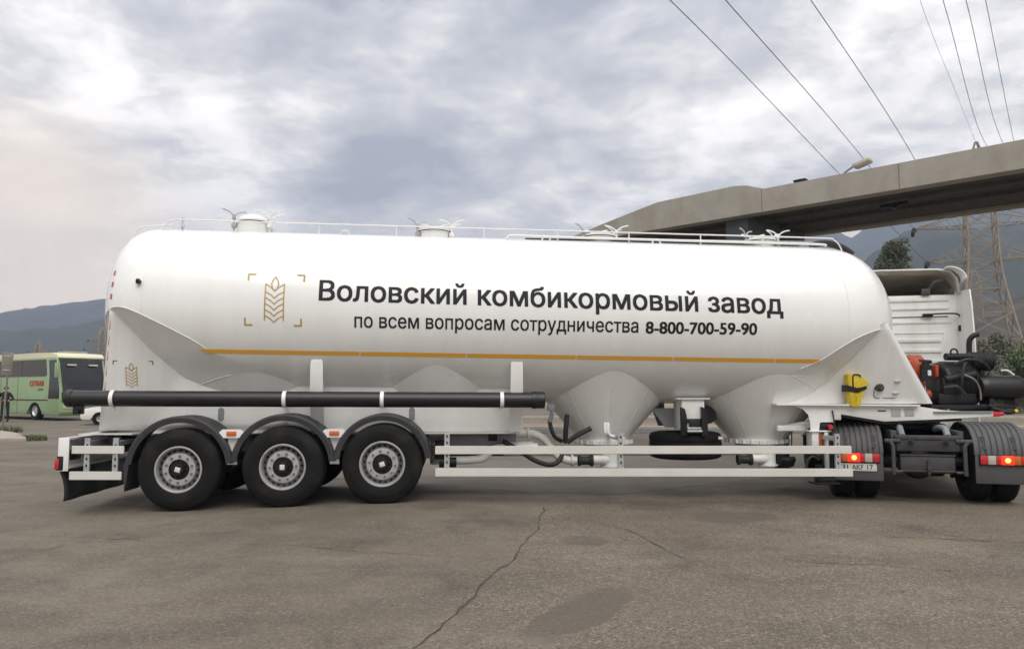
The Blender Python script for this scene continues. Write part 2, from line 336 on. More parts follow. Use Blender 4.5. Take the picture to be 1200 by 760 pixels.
# ================================================================== THE SETTING
def ground_material():
    m = bpy.data.materials.new('yard_asphalt'); m.use_nodes = True
    t = m.node_tree; b = t.nodes['Principled BSDF']
    def nn(ty, **k):
        n = t.nodes.new(ty)
        for a, v in k.items(): setattr(n, a, v)
        return n
    def ln(a, c): t.links.new(a, c)
    def mth(op, a, b_=None, c=None, clamp=False):
        n = nn('ShaderNodeMath', operation=op); n.use_clamp = clamp
        for i, v in enumerate((a, b_, c)):
            if v is None: continue
            if isinstance(v, (int, float)): n.inputs[i].default_value = v
            else: ln(v, n.inputs[i])
        return n.outputs[0]
    def noi(scale, det=5, rough=0.6, vec=None, dist=0.0):
        n = nn('ShaderNodeTexNoise'); n.inputs['Scale'].default_value = scale; n.inputs['Detail'].default_value = det; n.inputs['Roughness'].default_value = rough; n.inputs['Distortion'].default_value = dist
        ln(vec if vec else co, n.inputs['Vector']); return n.outputs['Fac']
    def mapr(v, a, b_, c, d):
        n = nn('ShaderNodeMapRange'); ln(v, n.inputs[0])
        for i, q in enumerate((a, b_, c, d)): n.inputs[i + 1].default_value = q
        return n.outputs[0]
    def mix(f, a, c):
        n = nn('ShaderNodeMix', data_type='RGBA')
        if isinstance(f, (int, float)): n.inputs[0].default_value = f
        else: ln(f, n.inputs[0])
        for i, v in ((6, a), (7, c)):
            if isinstance(v, tuple): n.inputs[i].default_value = (*v, 1)
            else: ln(v, n.inputs[i])
        return n.outputs[2]
    def mul(col, f):
        n = nn('ShaderNodeMix', data_type='RGBA', blend_type='MULTIPLY'); n.inputs[0].default_value = 1
        ln(col, n.inputs[6])
        cb = nn('ShaderNodeCombineColor'); [ln(f, cb.inputs[i]) for i in range(3)]
        ln(cb.outputs[0], n.inputs[7]); return n.outputs[2]
    tcn = nn('ShaderNodeTexCoord'); co = tcn.outputs['Object']
    sp = nn('ShaderNodeSeparateXYZ'); ln(co, sp.inputs[0]); X, Y = sp.outputs[0], sp.outputs[1]
    st = nn('ShaderNodeMapping'); ln(co, st.inputs[0]); st.inputs['Scale'].default_value = (0.22, 1.5, 1); st.inputs['Rotation'].default_value = (0, 0, rad(6))
    big = noi(0.22, 4); mid = noi(1.3, 6, 0.65); streak = noi(1.0, 5, 0.6, st.outputs[0], 0.4)
    fine = noi(85, 3, 0.7); fine2 = noi(26, 4, 0.7)
    vor = nn('ShaderNodeTexVoronoi'); vor.inputs['Scale'].default_value = 75; ln(co, vor.inputs['Vector'])
    vcol = nn('ShaderNodeSeparateColor'); ln(vor.outputs['Color'], vcol.inputs[0]); agg = vcol.outputs[0]
    # the older, coarser asphalt to the right of a slanting seam
    edge = mth('SUBTRACT', X, mth('ADD', mth('MULTIPLY', Y, 0.185), -1.48))
    wob = mth('MULTIPLY', mth('SUBTRACT', noi(2.2, 5, 0.7), 0.5), 0.55)
    old = mapr(mth('ADD', edge, wob), -0.06, 0.16, 0, 1)
    old = mth('MULTIPLY', old, mapr(Y, 11.5, 13.0, 1, 0))
    # smoother pale surface behind a bow-shaped joint under the tank; paleness partly reflected white put into the colour
    g = mth('ADD', mth('MULTIPLY', mth('SQRT', mth('ADD', mth('POWER', mth('SUBTRACT', X, 0.72), 2), 0.25)), 0.85), 11.0)
    slab = mapr(mth('ADD', mth('SUBTRACT', Y, g), mth('MULTIPLY', wob, 0.4)), -0.02, 0.02, 0, 1)
    slab = mth('MULTIPLY', slab, mapr(Y, 17, 26, 1, 0))
    base = mix(mapr(big, 0.3, 0.7, 0, 1), (0.112, 0.093, 0.070), (0.162, 0.136, 0.103))
    base = mix(mapr(streak, 0.35, 0.75, 0, 0.65), base, (0.085, 0.071, 0.056))
    base = mix(mapr(mid, 0.45, 0.75, 0, 0.5), base, (0.172, 0.146, 0.113))
    base = mix(mth('MULTIPLY', old, 0.55), base, (0.128, 0.104, 0.077))
    base = mix(mth('MULTIPLY', slab, 0.55), base, (0.150, 0.136, 0.117))
    # smooth darker repair patches
    def patch(cx, cy, rx, ry, rot):
        c, s_ = math.cos(rot), math.sin(rot)
        dx = mth('SUBTRACT', X, cx); dy = mth('SUBTRACT', Y, cy)
        u = mth('DIVIDE', mth('ADD', mth('MULTIPLY', dx, c), mth('MULTIPLY', dy, s_)), rx)
        v = mth('DIVIDE', mth('ADD', mth('MULTIPLY', dx, -s_), mth('MULTIPLY', dy, c)), ry)
        d = mth('ADD', mth('SQRT', mth('ADD', mth('MULTIPLY', u, u), mth('MULTIPLY', v, v))), mth('MULTIPLY', wob, 2.0))
        return mapr(d, 0.86, 1.0, 1, 0)
    pt = patch(0.5, 5.75, 0.80, 0.25, 1.05)
    for q in ((0.74, 8.28, 0.26, 0.24, 0.3), (2.75, 9.95, 0.65, 0.42, 0.5), (1.9, 10.7, 0.5, 0.3, 0.2), (-1.0, 10.3, 0.3, 0.3, 0.2)):
        pt = mth('MAXIMUM', pt, patch(*q))
    base = mix(mth('MULTIPLY', pt, 0.62), base, (0.088, 0.076, 0.062))
    # faint polished tracks left by turning wheels, and paler worn areas
    trk = None
    for cx, cy, rr in ((-6.0, 30.0, 21.6), (-6.0, 30.0, 23.5), (9.0, -14.0, 20.5), (9.0, -14.0, 22.3), (1.0, 40.0, 33.2)):
        dd = mth('SQRT', mth('ADD', mth('POWER', mth('SUBTRACT', X, cx), 2), mth('POWER', mth('SUBTRACT', Y, cy), 2)))
        q = mapr(mth('ABSOLUTE', mth('ADD', mth('SUBTRACT', dd, rr), mth('MULTIPLY', wob, 0.35))), 0.10, 0.34, 1, 0)
        trk = q if trk is None else mth('MAXIMUM', trk, q)
    trk = mth('MULTIPLY', trk, mapr(noi(0.7, 4), 0.38, 0.62, 0.0, 0.55))
    base = mix(trk, base, (0.088, 0.075, 0.060))
    worn = mapr(noi(0.38, 5, 0.7), 0.50, 0.66, 0, 0.55)
    base = mix(worn, base, (0.205, 0.178, 0.140))
    rough_amt = mth('MULTIPLY', mth('ADD', mth('MULTIPLY', old, mapr(noi(0.8, 4), 0.35, 0.65, 0.10, 0.36)), mapr(noi(1.1, 4), 0.3, 0.7, 0.22, 0.42)), mth('SUBTRACT', 1.0, mth('MULTIPLY', mth('MAXIMUM', pt, slab), 0.7)))
    chips = mapr(agg, 0.86, 0.90, 0, 1); chips2 = mapr(agg, 0.10, 0.07, 0, 1)
    base = mix(mth('MULTIPLY', chips, mth('MULTIPLY', rough_amt, 0.55)), base, (0.30, 0.265, 0.215))
    base = mix(mth('MULTIPLY', chips2, mth('MULTIPLY', rough_amt, 0.7)), base, (0.035, 0.030, 0.024))
    sp_ = mth('ADD', 1.0, mth('MULTIPLY', mth('SUBTRACT', agg, 0.46), mth('MULTIPLY', rough_amt, 0.95)))
    sp_ = mth('MULTIPLY', sp_, mth('ADD', 1.0, mth('MULTIPLY', mth('SUBTRACT', fine, 0.5), mth('MULTIPLY', rough_amt, 1.1))))
    sp_ = mth('MULTIPLY', sp_, mth('ADD', 1.0, mth('MULTIPLY', mth('SUBTRACT', fine2, 0.5), 0.45)))
    # scattered dark pits and oil marks
    pits = mapr(noi(6.5, 4, 0.75), 0.28, 0.35, 0.45, 1.0)
    oil = mapr(noi(0.9, 6, 0.75), 0.30, 0.46, 0.70, 1.0)
    col = mul(mul(mul(base, sp_), pits), oil)
    # far off it turns to dirt and dry grass
    far = mapr(mth('ADD', Y, mth('MULTIPLY', wob, 20)), 52, 75, 0, 1)
    col = mix(far, col, mix(noi(0.15, 5), (0.13, 0.115, 0.075), (0.075, 0.085, 0.045)))
    ln(col, b.inputs['Base Color'])
    ln(mapr(mid, 0.3, 0.7, 0.92, 0.72), b.inputs['Roughness'])
    b.inputs['Specular IOR Level'].default_value = 0.35
    bh = mth('ADD', mth('MULTIPLY', agg, mth('MULTIPLY', rough_amt, 0.6)), mth('ADD', mth('MULTIPLY', fine2, 0.5), mth('MULTIPLY', mid, 1.2)))
    bp = nn('ShaderNodeBump'); bp.inputs['Strength'].default_value = 0.35; bp.inputs['Distance'].default_value = 0.012
    ln(bh, bp.inputs['Height']); ln(bp.outputs[0], b.inputs['Normal'])
    return m

def lines(a, b, step): 
    n = max(1, round((b - a) / step)); return [a + (b - a) * i / n for i in range(n)]
gx = lines(-3000, -60, 300) + lines(-60, -8, 4) + lines(-8, 9, 0.34) + lines(9, 60, 4) + lines(60, 3000, 300) + [3000]
gy = lines(-60, 4, 4) + lines(4, 17, 0.34) + lines(17, 80, 5) + lines(80, 3000, 300) + [3000]
bm = MB(); rows = [[bm.bm.verts.new((x_, y_, gz(x_, y_))) for x_ in gx] for y_ in gy]
for j in range(len(gy) - 1):
    for i in range(len(gx) - 1):
        bm.bm.faces.new((rows[j][i], rows[j][i + 1], rows[j + 1][i + 1], rows[j + 1][i]))
ground = tag(bm.build('ground', ground_material(), smooth=180), kind='structure')

M['crack'] = mat('crack_dark', (0.050, 0.043, 0.035), 0.95)
def crack(name, pts, wd, seed):
    rnd = random.Random(seed); p = []
    for (a, b) in zip(pts[:-1], pts[1:]):
        a, b = Vector(a), Vector(b); n = max(2, int((b - a).length / 0.07))
        for k in range(n): p.append(a.lerp(b, k / n))
    p.append(Vector(pts[-1]))
    q = []
    for i, v in enumerate(p):
        t = (p[min(i + 1, len(p) - 1)] - p[max(i - 1, 0)]).normalized(); nrm = Vector((-t.y, t.x))
        off = 0.07 * noise.noise(Vector((v.x * 1.3, v.y * 1.3, seed))) + 0.03 * noise.noise(Vector((v.x * 6, v.y * 6, seed))) + rnd.uniform(-0.008, 0.008)
        ww = wd * (0.35 + 0.65 * abs(noise.noise(Vector((v.x * 3, v.y * 3, seed + 5)))) * 2) * rnd.uniform(0.6, 1.3)
        c = v + nrm * off; q.append((c - nrm * ww / 2, c + nrm * ww / 2))
    b = MB()
    for i in range(len(q) - 1):
        b.face([(u.x, u.y, gz(u.x, u.y) + 0.006) for u in (q[i][0], q[i + 1][0], q[i + 1][1], q[i][1])])
    return tag(b.build(name, M['crack'], smooth=0, recalc=False, weld=0.0005), kind='structure')
crack('ground_crack', [(-0.75, 4.2), (-0.57, 4.95), (-0.41, 5.59), (-0.26, 6.28), (-0.11, 7.0), (0, 7.41), (0.23, 8.85), (0.44, 10.39)], 0.017, 1)
crack('ground_crack', [(-7.5, 9.2), (-5.52, 8.75), (-4.75, 8.6), (-3.98, 8.41), (-3.16, 8.13), (-2.27, 8.0), (-1.37, 7.68), (-0.47, 7.45), (-0.13, 7.34)], 0.009, 2)
crack('ground_crack', [(-4.9, 6.2), (-4.62, 7.34), (-4.49, 8.13), (-4.19, 8.85), (-3.91, 9.29)], 0.008, 3)
crack('ground_crack', [(-4.5, 14.9), (-3.2, 14.3), (-1.73, 13.2), (-0.81, 12.5), (0.25, 11.75), (0.72, 11.5), (1.24, 11.7), (2.11, 12.4), (3.46, 13.6), (4.93, 14.6)], 0.030, 4)
crack('ground_crack', [(3.2, 8.9), (4.2, 8.6), (5.6, 8.25), (7.5, 7.7)], 0.016, 8)
crack('ground_crack', [(0.98, 9.29), (1.3, 8.85), (1.58, 7.52)], 0.013, 5)
crack('ground_crack', [(4.0, 9.7), (4.31, 9.53), (4.66, 8.85), (5.13, 8.13)], 0.015, 6)
crack('ground_crack', [(2.5, 7.5), (2.85, 7.34), (3.13, 7.27), (3.81, 7.07)], 0.018, 7)

# a road crossing behind the yard, its kerbs, and the raised island by the sign
M['road'] = mat('road_asphalt', (0.075, 0.072, 0.068), 0.9, var=0.2, vscale=0.8, bump=0.1, bscale=40)
M['dirt'] = mat('dirt_strip', (0.20, 0.155, 0.11), 0.95, var=0.2, vscale=0.3, bump=0.1, bscale=10)
b = MB(); b.box((-12, 29.6, -0.05), (70, 32.8, 0.012)); tag(b.build('road', M['road'], smooth=0), kind='structure')
b = MB(); b.box((-12, 32.8, -0.05), (70, 33.1, 0.13), bev=0.02); tag(b.build('kerb', M['kerb'], smooth=40), kind='structure')
b = MB(); b.box((-12, 33.1, -0.05), (70, 36.5, 0.10)); tag(b.build('verge', M['dirt'], smooth=0), kind='structure')
b = MB(); b.box((-9, 45, -0.05), (40, 45.5, 0.14), bev=0.02); tag(b.build('kerb', M['kerb'], smooth=40), kind='structure')
isl = [(-14.75, 24.4), (-15.3, 25.2), (-17.0, 27.5), (-19.8, 30.3), (-24, 31.2), (-28, 30.5), (-28, 26), (-21, 24.2), (-16.6, 23.6)]
b = MB(); b.prism(isl, 'z', -0.05, 0.14, bev=0.03)
tag(b.build('island', M['kerb'], smooth=40), kind='structure')

def leaves(mb_pts, size, rnd, squash=1.0):
    vs_, fs = [], []
    for p in mb_pts:
        a = rnd.uniform(0, 2 * PI); z = rnd.uniform(-1, 1); q = math.sqrt(1 - z * z)
        n = Vector((q * math.cos(a), q * math.sin(a), z)); u = n.orthogonal().normalized(); v = n.cross(u)
        s = size * rnd.uniform(0.6, 1.35); i = len(vs_)
        u *= s; v *= s * 0.55
        vs_ += [p - u, p - v * 0.9 + u * 0.1, p + u, p + v * 0.9 + u * 0.1]
        fs.append((i, i + 1, i + 2, i + 3))
    return vs_, fs
def leaf_object(name, pts, size, material, parent, seed):
    rnd = random.Random(seed); v, f = leaves(pts, size, rnd)
    me = bpy.data.meshes.new(name); me.from_pydata([tuple(q) for q in v], [], f); me.materials.append(material)
    o = bpy.data.objects.new(name, me); COL.objects.link(o)
    if parent is not None: o.parent = parent
    return o
def clump_points(clumps, per, rnd):
    pts = []
    for (c, r) in clumps:
        c = Vector(c)
        for _ in range(int(per * (r ** 2))):
            d = Vector((rnd.gauss(0, 1), rnd.gauss(0, 1), rnd.gauss(0, 1))); d.normalize()
            pts.append(c + d * r * (rnd.random() ** 0.45) * Vector((1, 1, 0.8)).length / 1.63)
    return pts

# ---- hills: rings of terrain round the horizon
M['hill'] = mat('hill_forest', (0.030, 0.040, 0.030), 0.95, var=0.45, vscale=0.012, detail=8)
M['hillfar'] = mat('hill_far', (0.035, 0.042, 0.040), 0.95, var=0.3, vscale=0.004, detail=8)
def hill(name, az0, az1, D, depth, prof, m, rough, seed):
    """prof: (azimuth deg, elevation slope) of the ridge seen from the yard"""
    b = MB(); na = 150; nr = 26; rows = []
    for i in range(na + 1):
        az = az0 + (az1 - az0) * i / na
        for k in range(len(prof) - 1):
            if prof[k][0] <= az <= prof[k + 1][0] or k == len(prof) - 2 or az < prof[0][0]:
                t = max(0, min(1, (az - prof[k][0]) / (prof[k + 1][0] - prof[k][0]))); el = prof[k][1] * (1 - t) + prof[k + 1][1] * t
                if az <= prof[k + 1][0]: break
        H = D * el; row = []
        for j in range(nr + 1):
            t = j / nr; r = D - depth * (1 - t / 0.75) if t < 0.75 else D + depth * 0.5 * (t - 0.75) / 0.25
            f = (math.sin(min(t / 0.75, 1) * PI / 2) ** 1.3) if t < 0.75 else 1 - ((t - 0.75) / 0.25) ** 1.5
            x_, y_ = r * math.sin(rad(az)), r * math.cos(rad(az))
            nz = noise.fractal(Vector((x_ / D * 9, y_ / D * 9, seed)), 0.9, 2.1, 7)
            z = H * f * (1 + rough * 0.5 * nz * (0.25 if 0.7 < t < 0.8 else 1)) + rough * H * 0.12 * nz + rough * H * 0.03 * noise.noise(Vector((x_ / D * 130, y_ / D * 130, seed)))
            row.append(b.bm.verts.new((x_, y_, max(z, -2) if t < 0.95 else -2)))
        rows.append(row)
    for i in range(na):
        for j in range(nr): b.bm.faces.new((rows[i][j], rows[i + 1][j], rows[i + 1][j + 1], rows[i][j + 1]))
    return tag(b.build(name, m, smooth=180), kind='structure')
hill('hill', -60, -6, 2200, 900, [(-60, 0.05), (-40, 0.066), (-32.8, 0.074), (-32, 0.079), (-30.9, 0.086), (-30.1, 0.087), (-28.8, 0.094), (-27, 0.105), (-22, 0.118), (-6, 0.06)], M['hillfar'], 0.35, 3)
hill('hill', -60, -2, 1150, 420, [(-60, 0.055), (-32.8, 0.062), (-30, 0.070), (-28.3, 0.076), (-26.9, 0.082), (-20, 0.085), (-2, 0.02)], M['hill'], 0.25, 11)
hill('hill', 4, 60, 2300, 900, [(4, 0.05), (16, 0.16), (20, 0.19), (22.7, 0.178), (23.2, 0.174), (24, 0.182), (25.3, 0.194), (26.6, 0.190), (30, 0.20), (40, 0.21), (60, 0.18)], M['hillfar'], 0.30, 23)
hill('hill', 12, 65, 1000, 430, [(12, 0.03), (18, 0.09), (24.4, 0.146), (25.5, 0.156), (26.5, 0.166), (27.8, 0.173), (29.9, 0.176), (33.1, 0.180), (45, 0.20), (65, 0.16)], M['hill'], 0.30, 37)
# a low slope of dry brush right behind the pylon
M['brush'] = mat('brush_slope', (0.050, 0.043, 0.032), 0.95, var=0.5, vscale=0.12, detail=8)
hill('hill', 16, 62, 330, 190, [(16, 0.0), (22, 0.035), (26, 0.065), (29, 0.085), (33, 0.098), (45, 0.11), (62, 0.06)], M['brush'], 0.35, 51)

# ---- the air: pale haze over the whole valley
hm = bpy.data.materials.new('haze_air'); hm.use_nodes = True
ht = hm.node_tree; ht.nodes.clear()
ho = ht.nodes.new('ShaderNodeOutputMaterial'); hv = ht.nodes.new('ShaderNodeVolumePrincipled')
hv.inputs['Color'].default_value = (0.59, 0.69, 0.90, 1); hv.inputs['Density'].default_value = 0.00041; hv.inputs['Anisotropy'].default_value = 0.0
ht.links.new(hv.outputs[0], ho.inputs['Volume'])
b = MB(); b.box((-3150, -80, -3), (3150, 3200, 640)); hz_o = b.build('haze', hm, smooth=0); tag(hz_o, 'thin blue haze filling the valley before the hills', 'haze', kind='stuff')

# ---- bridge over the road
BO = Vector((9.07, 14.1, 0)); BA = rad(133)
br = thing('footbridge', BO, BA, 'beige concrete bridge deck crossing overhead behind the tank trailer', 'bridge')
# local x runs down-left along the fascia, local -y goes away from the camera side
top = [(-16, 5.98), (-0.18, 6.053), (4.94, 6.10), (5.37, 6.274), (5.70, 6.317), (7.90, 6.318), (9.90, 6.01), (16.5, 4.92)]
bot = [(16.5, 4.46), (9.02, 5.646), (4.85, 5.588), (-0.15, 5.527), (-16, 5.42)]
b = MB(); b.prism(top + bot, 'y', 0.0, -0.34, bev=0.012); b.build('parapet', M['concrete'], br, smooth=30)
b = MB(); b.prism(top + bot, 'y', -3.3, -3.64, bev=0.012); b.build('parapet', M['concrete'], br, smooth=30)
for x_ in (-11.2, -7.9, -4.6, -1.3, 2.0, 5.0):
    z0_, z1_ = 5.527 + 0.0127 * (x_ + 0.15) + 0.004, (6.053 if x_ < 4.9 else 6.13) + (0.0093 * (x_ + 0.18) if x_ < 4.9 else 0) - 0.012
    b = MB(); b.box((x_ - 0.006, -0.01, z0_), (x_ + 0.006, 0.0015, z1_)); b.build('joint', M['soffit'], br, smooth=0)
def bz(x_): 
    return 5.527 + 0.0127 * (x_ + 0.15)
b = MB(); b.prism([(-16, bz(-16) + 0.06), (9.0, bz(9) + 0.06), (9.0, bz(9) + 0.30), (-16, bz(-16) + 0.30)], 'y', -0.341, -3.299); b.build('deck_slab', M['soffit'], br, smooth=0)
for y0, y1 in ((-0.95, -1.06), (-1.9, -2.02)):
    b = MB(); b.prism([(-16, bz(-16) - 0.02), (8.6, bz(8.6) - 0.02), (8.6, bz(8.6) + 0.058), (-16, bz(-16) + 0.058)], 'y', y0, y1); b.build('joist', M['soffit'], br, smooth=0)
for x0 in (5.9, 15.6):
    b = MB(); b.box((x0 - 0.3, -3.2, bz(x0) - 0.55 if x0 < 9 else 4.0), (x0 + 0.3, -0.4, bz(x0) + 0.055 if x0 < 9 else 4.45), bev=0.02); b.build('cross_head', M['steelblue'], br)
    b = MB(); b.box((x0 - 0.25, -2.05, -0.05), (x0 + 0.25, -1.55, bz(x0) - 0.55 if x0 < 9 else 4.0), bev=0.02); b.build('column', M['steelblue'], br)
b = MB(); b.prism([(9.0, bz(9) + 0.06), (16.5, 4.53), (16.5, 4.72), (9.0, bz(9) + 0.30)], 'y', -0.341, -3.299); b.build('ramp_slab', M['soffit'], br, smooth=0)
def bridge_world(x_, y_, z_): return Matrix.Translation(BO) @ Matrix.Rotation(BA, 4, 'Z') @ Vector((x_, y_, z_))
# lamp head looking over the parapet, and a small box beside it
p = bridge_world(2.75, -0.17, 6.085)
fl = thing('floodlight', p, BA, 'slim beige floodlight on a short arm leaning over the bridge parapet', 'floodlight')
b = MB(); b.tube([(0.5, 0, -0.02), (0.35, 0, 0.10), (0.12, 0, 0.20)], 0.022, smooth=4); b.build('arm', M['midgrey'], fl)
b = MB(); b.box((-0.20, -0.11, 0.15), (0.17, 0.11, 0.235), bev=0.025, rot=Matrix.Rotation(rad(14), 4, 'Y')); b.build('lamp_head', M['deflector'], fl)
b = MB(); b.box((-0.18, -0.09, 0.135), (0.13, 0.09, 0.1485), bev=0.006, rot=Matrix.Rotation(rad(14), 4, 'Y')); b.build('lens', M['lens_clear'], fl)
p = bridge_world(4.15, -0.17, 6.10)
jb = thing('junction_box', p, BA, 'small dark box sitting on top of the bridge parapet', 'junction box')
b = MB(); b.box((-0.13, -0.07, 0.0), (0.13, 0.07, 0.075), bev=0.012); b.build('case', M['black'], jb)
b = MB(); b.box((-0.14, -0.08, 0.076), (0.14, 0.08, 0.092), bev=0.006); b.build('lid', M['black'], jb)
# drain outlet under the slab
b = MB(); b.mi = 0; b.cyl((0, 0, 0), (0, 0, 0.16), 0.07); b.box((-0.28, -0.04, 0.04), (0.28, 0.04, 0.12), bev=0.01)
o = b.build('pipe_bracket', M['black'], br); o.location = (2.6, -1.25, bz(2.6) - 0.10)

# ---- lattice pylons
def bar(b, p, q, r): b.cyl(p, q, r, seg=5)
def lattice_pylon(name, loc, rz, k, label, group=None, fine=True):
    t = thing(name, loc, rz, label, 'pylon', group)
    lv = [(0, 4.6), (6.5, 3.5), (12.5, 2.5), (18, 1.72), (22.6, 1.62), (27, 1.5), (30, 1.3), (33.6, 0.12)]
    if fine: lv = [(0, 4.6), (4.2, 3.95), (8, 3.3), (11.4, 2.7), (14.4, 2.15), (16.6, 1.85), (18.2, 1.72), (20.4, 1.66), (22.7, 1.62), (24.8, 1.55), (27, 1.5), (30, 1.1), (33.6, 0.1)]
    b = MB(); rm = 0.13 * k; rb = 0.055 * k
    cor = lambda z, h: [Vector((sx * h, sy * h, z)) for sx, sy in ((-1, -1), (1, -1), (1, 1), (-1, 1))]
    for (z0, h0), (z1, h1) in zip(lv[:-1], lv[1:]):
        A, B_ = cor(z0, h0), cor(z1, h1)
        for i in range(4): bar(b, A[i], B_[i], rm)
    b.build('leg_frame', M['pylon'], t, smooth=0)
    b = MB()
    for (z0, h0), (z1, h1) in zip(lv[:-2], lv[1:-1]):
        A, B_ = cor(z0, h0), cor(z1, h1)
        for i in range(4):
            j = (i + 1) % 4
            bar(b, A[i], B_[j], rb); bar(b, A[j], B_[i], rb); bar(b, B_[i], B_[j], rb * 0.9)
    b.build('bracing', M['pylon'], t, smooth=0)
    tips = []
    for z, ln_ in ((18.2, 6.2), (22.7, 7.6), (27.0, 6.0)):
        for sx in (-1, 1):
            b = MB(); h = 1.68 if z < 20 else (1.62 if z < 25 else 1.5)
            tip = Vector((sx * ln_, 0, z + 0.1))
            for sy in (-1, 1):
                bar(b, (sx * h, sy * h, z), tip, rb * 1.3); bar(b, (sx * h, sy * h, z + 1.9), tip, rb * 1.1)
                n = 5
                for q in range(n):
                    a = Vector((sx * h, sy * h, z)).lerp(tip, q / n); c = Vector((sx * h, sy * h, z + 1.9)).lerp(tip, (q + 0.7) / n)
                    bar(b, a, c, rb * 0.7)
            for q in range(1, 5): bar(b, Vector((sx * h, -h, z)).lerp(tip, q / 5), Vector((sx * h, h, z)).lerp(tip, (q - 0.6) / 5), rb * 0.7)
            b.build('cross_arm', M['pylon'], t, smooth=0)
            for d in (-0.6, 0.6):
                b = MB(); b.cyl(tip + Vector((0, d, -0.1)), tip + Vector((0, d * 2.6, -0.5)), 0.13 * min(k, 1.3), seg=8)
                for g_ in range(5):
                    c = (tip + Vector((0, d, -0.1))).lerp(tip + Vector((0, d * 2.6, -0.5)), g_ / 4)
                    b.cyl(c - Vector((0, 0.06, 0)), c + Vector((0, 0.06, 0)), 0.24 * min(k, 1.3), seg=8)
                b.build('insulator', M['insul'], t, smooth=40)
            tips.append(tip)
    return t, tips
PY = Vector((59.6, 100, -0.2)); PYR = rad(-22)
big_pylon, tips = lattice_pylon('power_pylon', PY, PYR, 1.0, 'tall rusty beige lattice pylon rising behind the truck cab', fine=True)
for i, (x_, y_, k, lab) in enumerate(((-178.5, 300, 3.4, 'small distant lattice pylon above the coach roof, left one'), (-160, 310, 3.4, 'distant lattice pylon just left of the tank trailer end'))):
    t, _ = lattice_pylon('power_pylon', (x_, y_, 0), rad(25 * i + 10), k, lab, fine=False); s_ = 0.60 if i == 0 else 0.78
    t.scale = (s_, s_, s_)
t, _ = lattice_pylon('power_pylon', (120, 205, 6), rad(-20), 1.2, 'second lattice pylon farther off on the brush slope, behind the tall one', fine=False)
t.scale = (0.8, 0.8, 0.8)

# ---- overhead wires from the pylon arms over the yard
pm = Matrix.Translation(PY) @ Matrix.Rotation(PYR, 4, 'Z')
T_ = [pm @ t_ for t_ in tips]
WIRES = [('lowest of the left three power lines, running down to the lower pylon arm', T_[0], [(26.07, 62.0, 18.62), (7.41, 36.0, 19.84)]),
         ('middle of the left three power lines, passing behind the bridge floodlight', T_[2], [(28.14, 62.0, 19.66), (10.02, 36.0, 19.84)]),
         ('uppermost of the left three power lines, right of the floodlight', T_[4], [(33.05, 64.0, 20.46), (15.58, 40.0, 21.87)]),
         ('thin faint earth wire running to the pylon peak above the bridge', pm @ Vector((0, 0, 33.5)), [(42.98, 75.0, 30.38), (26.6, 50.0, 26.95)]),
         ('dark power line right of the pylon peak, left of the right-hand three', T_[5], [(47.52, 78.0, 26.08), (26.98, 48.0, 25.93)]),
         ('middle of the right-hand three power lines above the bridge', T_[3], [(47.83, 76.0, 25.88), (28.42, 48.0, 25.93)]),
         ('rightmost power line near the picture edge above the bridge', T_[1], [(48.99, 76.0, 25.88), (29.65, 48.0, 25.93)])]
for i, (lab, tip, pp) in enumerate(WIRES):
    a = Vector(pp[0]); c = Vector(pp[1])
    e2 = c + (c - a) * 0.9; e2.z = c.z - 0.4
    b = MB(); b.tube([tip, a, c, e2], [0.014] if i == 3 else [0.023], seg=5, smooth=14)
    tag(b.build('power_line', M['wire'], smooth=60), lab, 'power line', 'overhead power lines')

# ---- trees, shrubs, far wood
def tree(name, loc, h, crown_r, label, leafm, seed, n_cl=16, per=700, lsize=0.16, crown_h=0.45, group=None, cat='tree'):
    rnd = random.Random(seed); t = thing(name, loc, rnd.uniform(0, 6), label, cat, group)
    b = MB(); b.tube([(0, 0, -0.2), (0.15, 0, h * 0.3), (0.05, 0.1, h * 0.6), (0.2, 0.1, h * 0.92)], [0.018 * h + 0.05, 0.02], seg=7, smooth=5)
    cl = []
    z0 = h * (1 - crown_h)
    for i in range(n_cl):
        a = rnd.uniform(0, 2 * PI); f = i / n_cl; z = z0 + (h - z0) * (0.08 + 0.84 * f)
        rr = crown_r * (1.0 - 0.55 * abs(f - 0.4) * 1.6) * rnd.uniform(0.35, 0.95)
        c = (rr * math.cos(a), rr * math.sin(a), z)
        b.tube([(0.1, 0.05, max(h * 0.35, z - crown_r * 1.1)), (c[0] * 0.5, c[1] * 0.5, z - crown_r * 0.35), c], [0.004 * h + 0.02, 0.012], seg=5, smooth=3)
        cl.append((c, crown_r * rnd.uniform(0.26, 0.5)))
    b.build('trunk', M['bark'], t, smooth=60)
    leaf_object('crown', clump_points(cl, per, rnd), lsize, leafm, t, seed)
    return t
tree('tree', (43.7, 90, 3.6), 15.2, 2.2, 'tall slim olive green tree on the slope left of the pylon, above the cab roof', M['leaf_olive'], 5, n_cl=26, per=230, lsize=0.17, crown_h=0.36)
def shrub(name, loc, h, r, label, leafm, seed, group='roadside shrubs right of the truck', n=14, per=320, lsize=0.14):
    rnd = random.Random(seed); t = thing(name, loc, 0, label, 'shrub', group)
    cl = []; b = MB()
    for i in range(n):
        a = rnd.uniform(0, 2 * PI); f = rnd.random(); rr = r * math.sqrt(rnd.random()) * (1 - 0.5 * f)
        c = Vector((rr * math.cos(a), rr * math.sin(a), h * (0.15 + 0.78 * f))); cl.append((c, r * rnd.uniform(0.25, 0.45)))
        b.tube([(rr * 0.15 * math.cos(a), rr * 0.15 * math.sin(a), -0.1), (c.x * 0.6, c.y * 0.6, c.z * 0.55), c], [0.05, 0.012], seg=5, smooth=2)
    b.build('stem', M['bark'], t, smooth=60)
    leaf_object('foliage', clump_points(cl, per, rnd), lsize, leafm, t, seed)
    return t
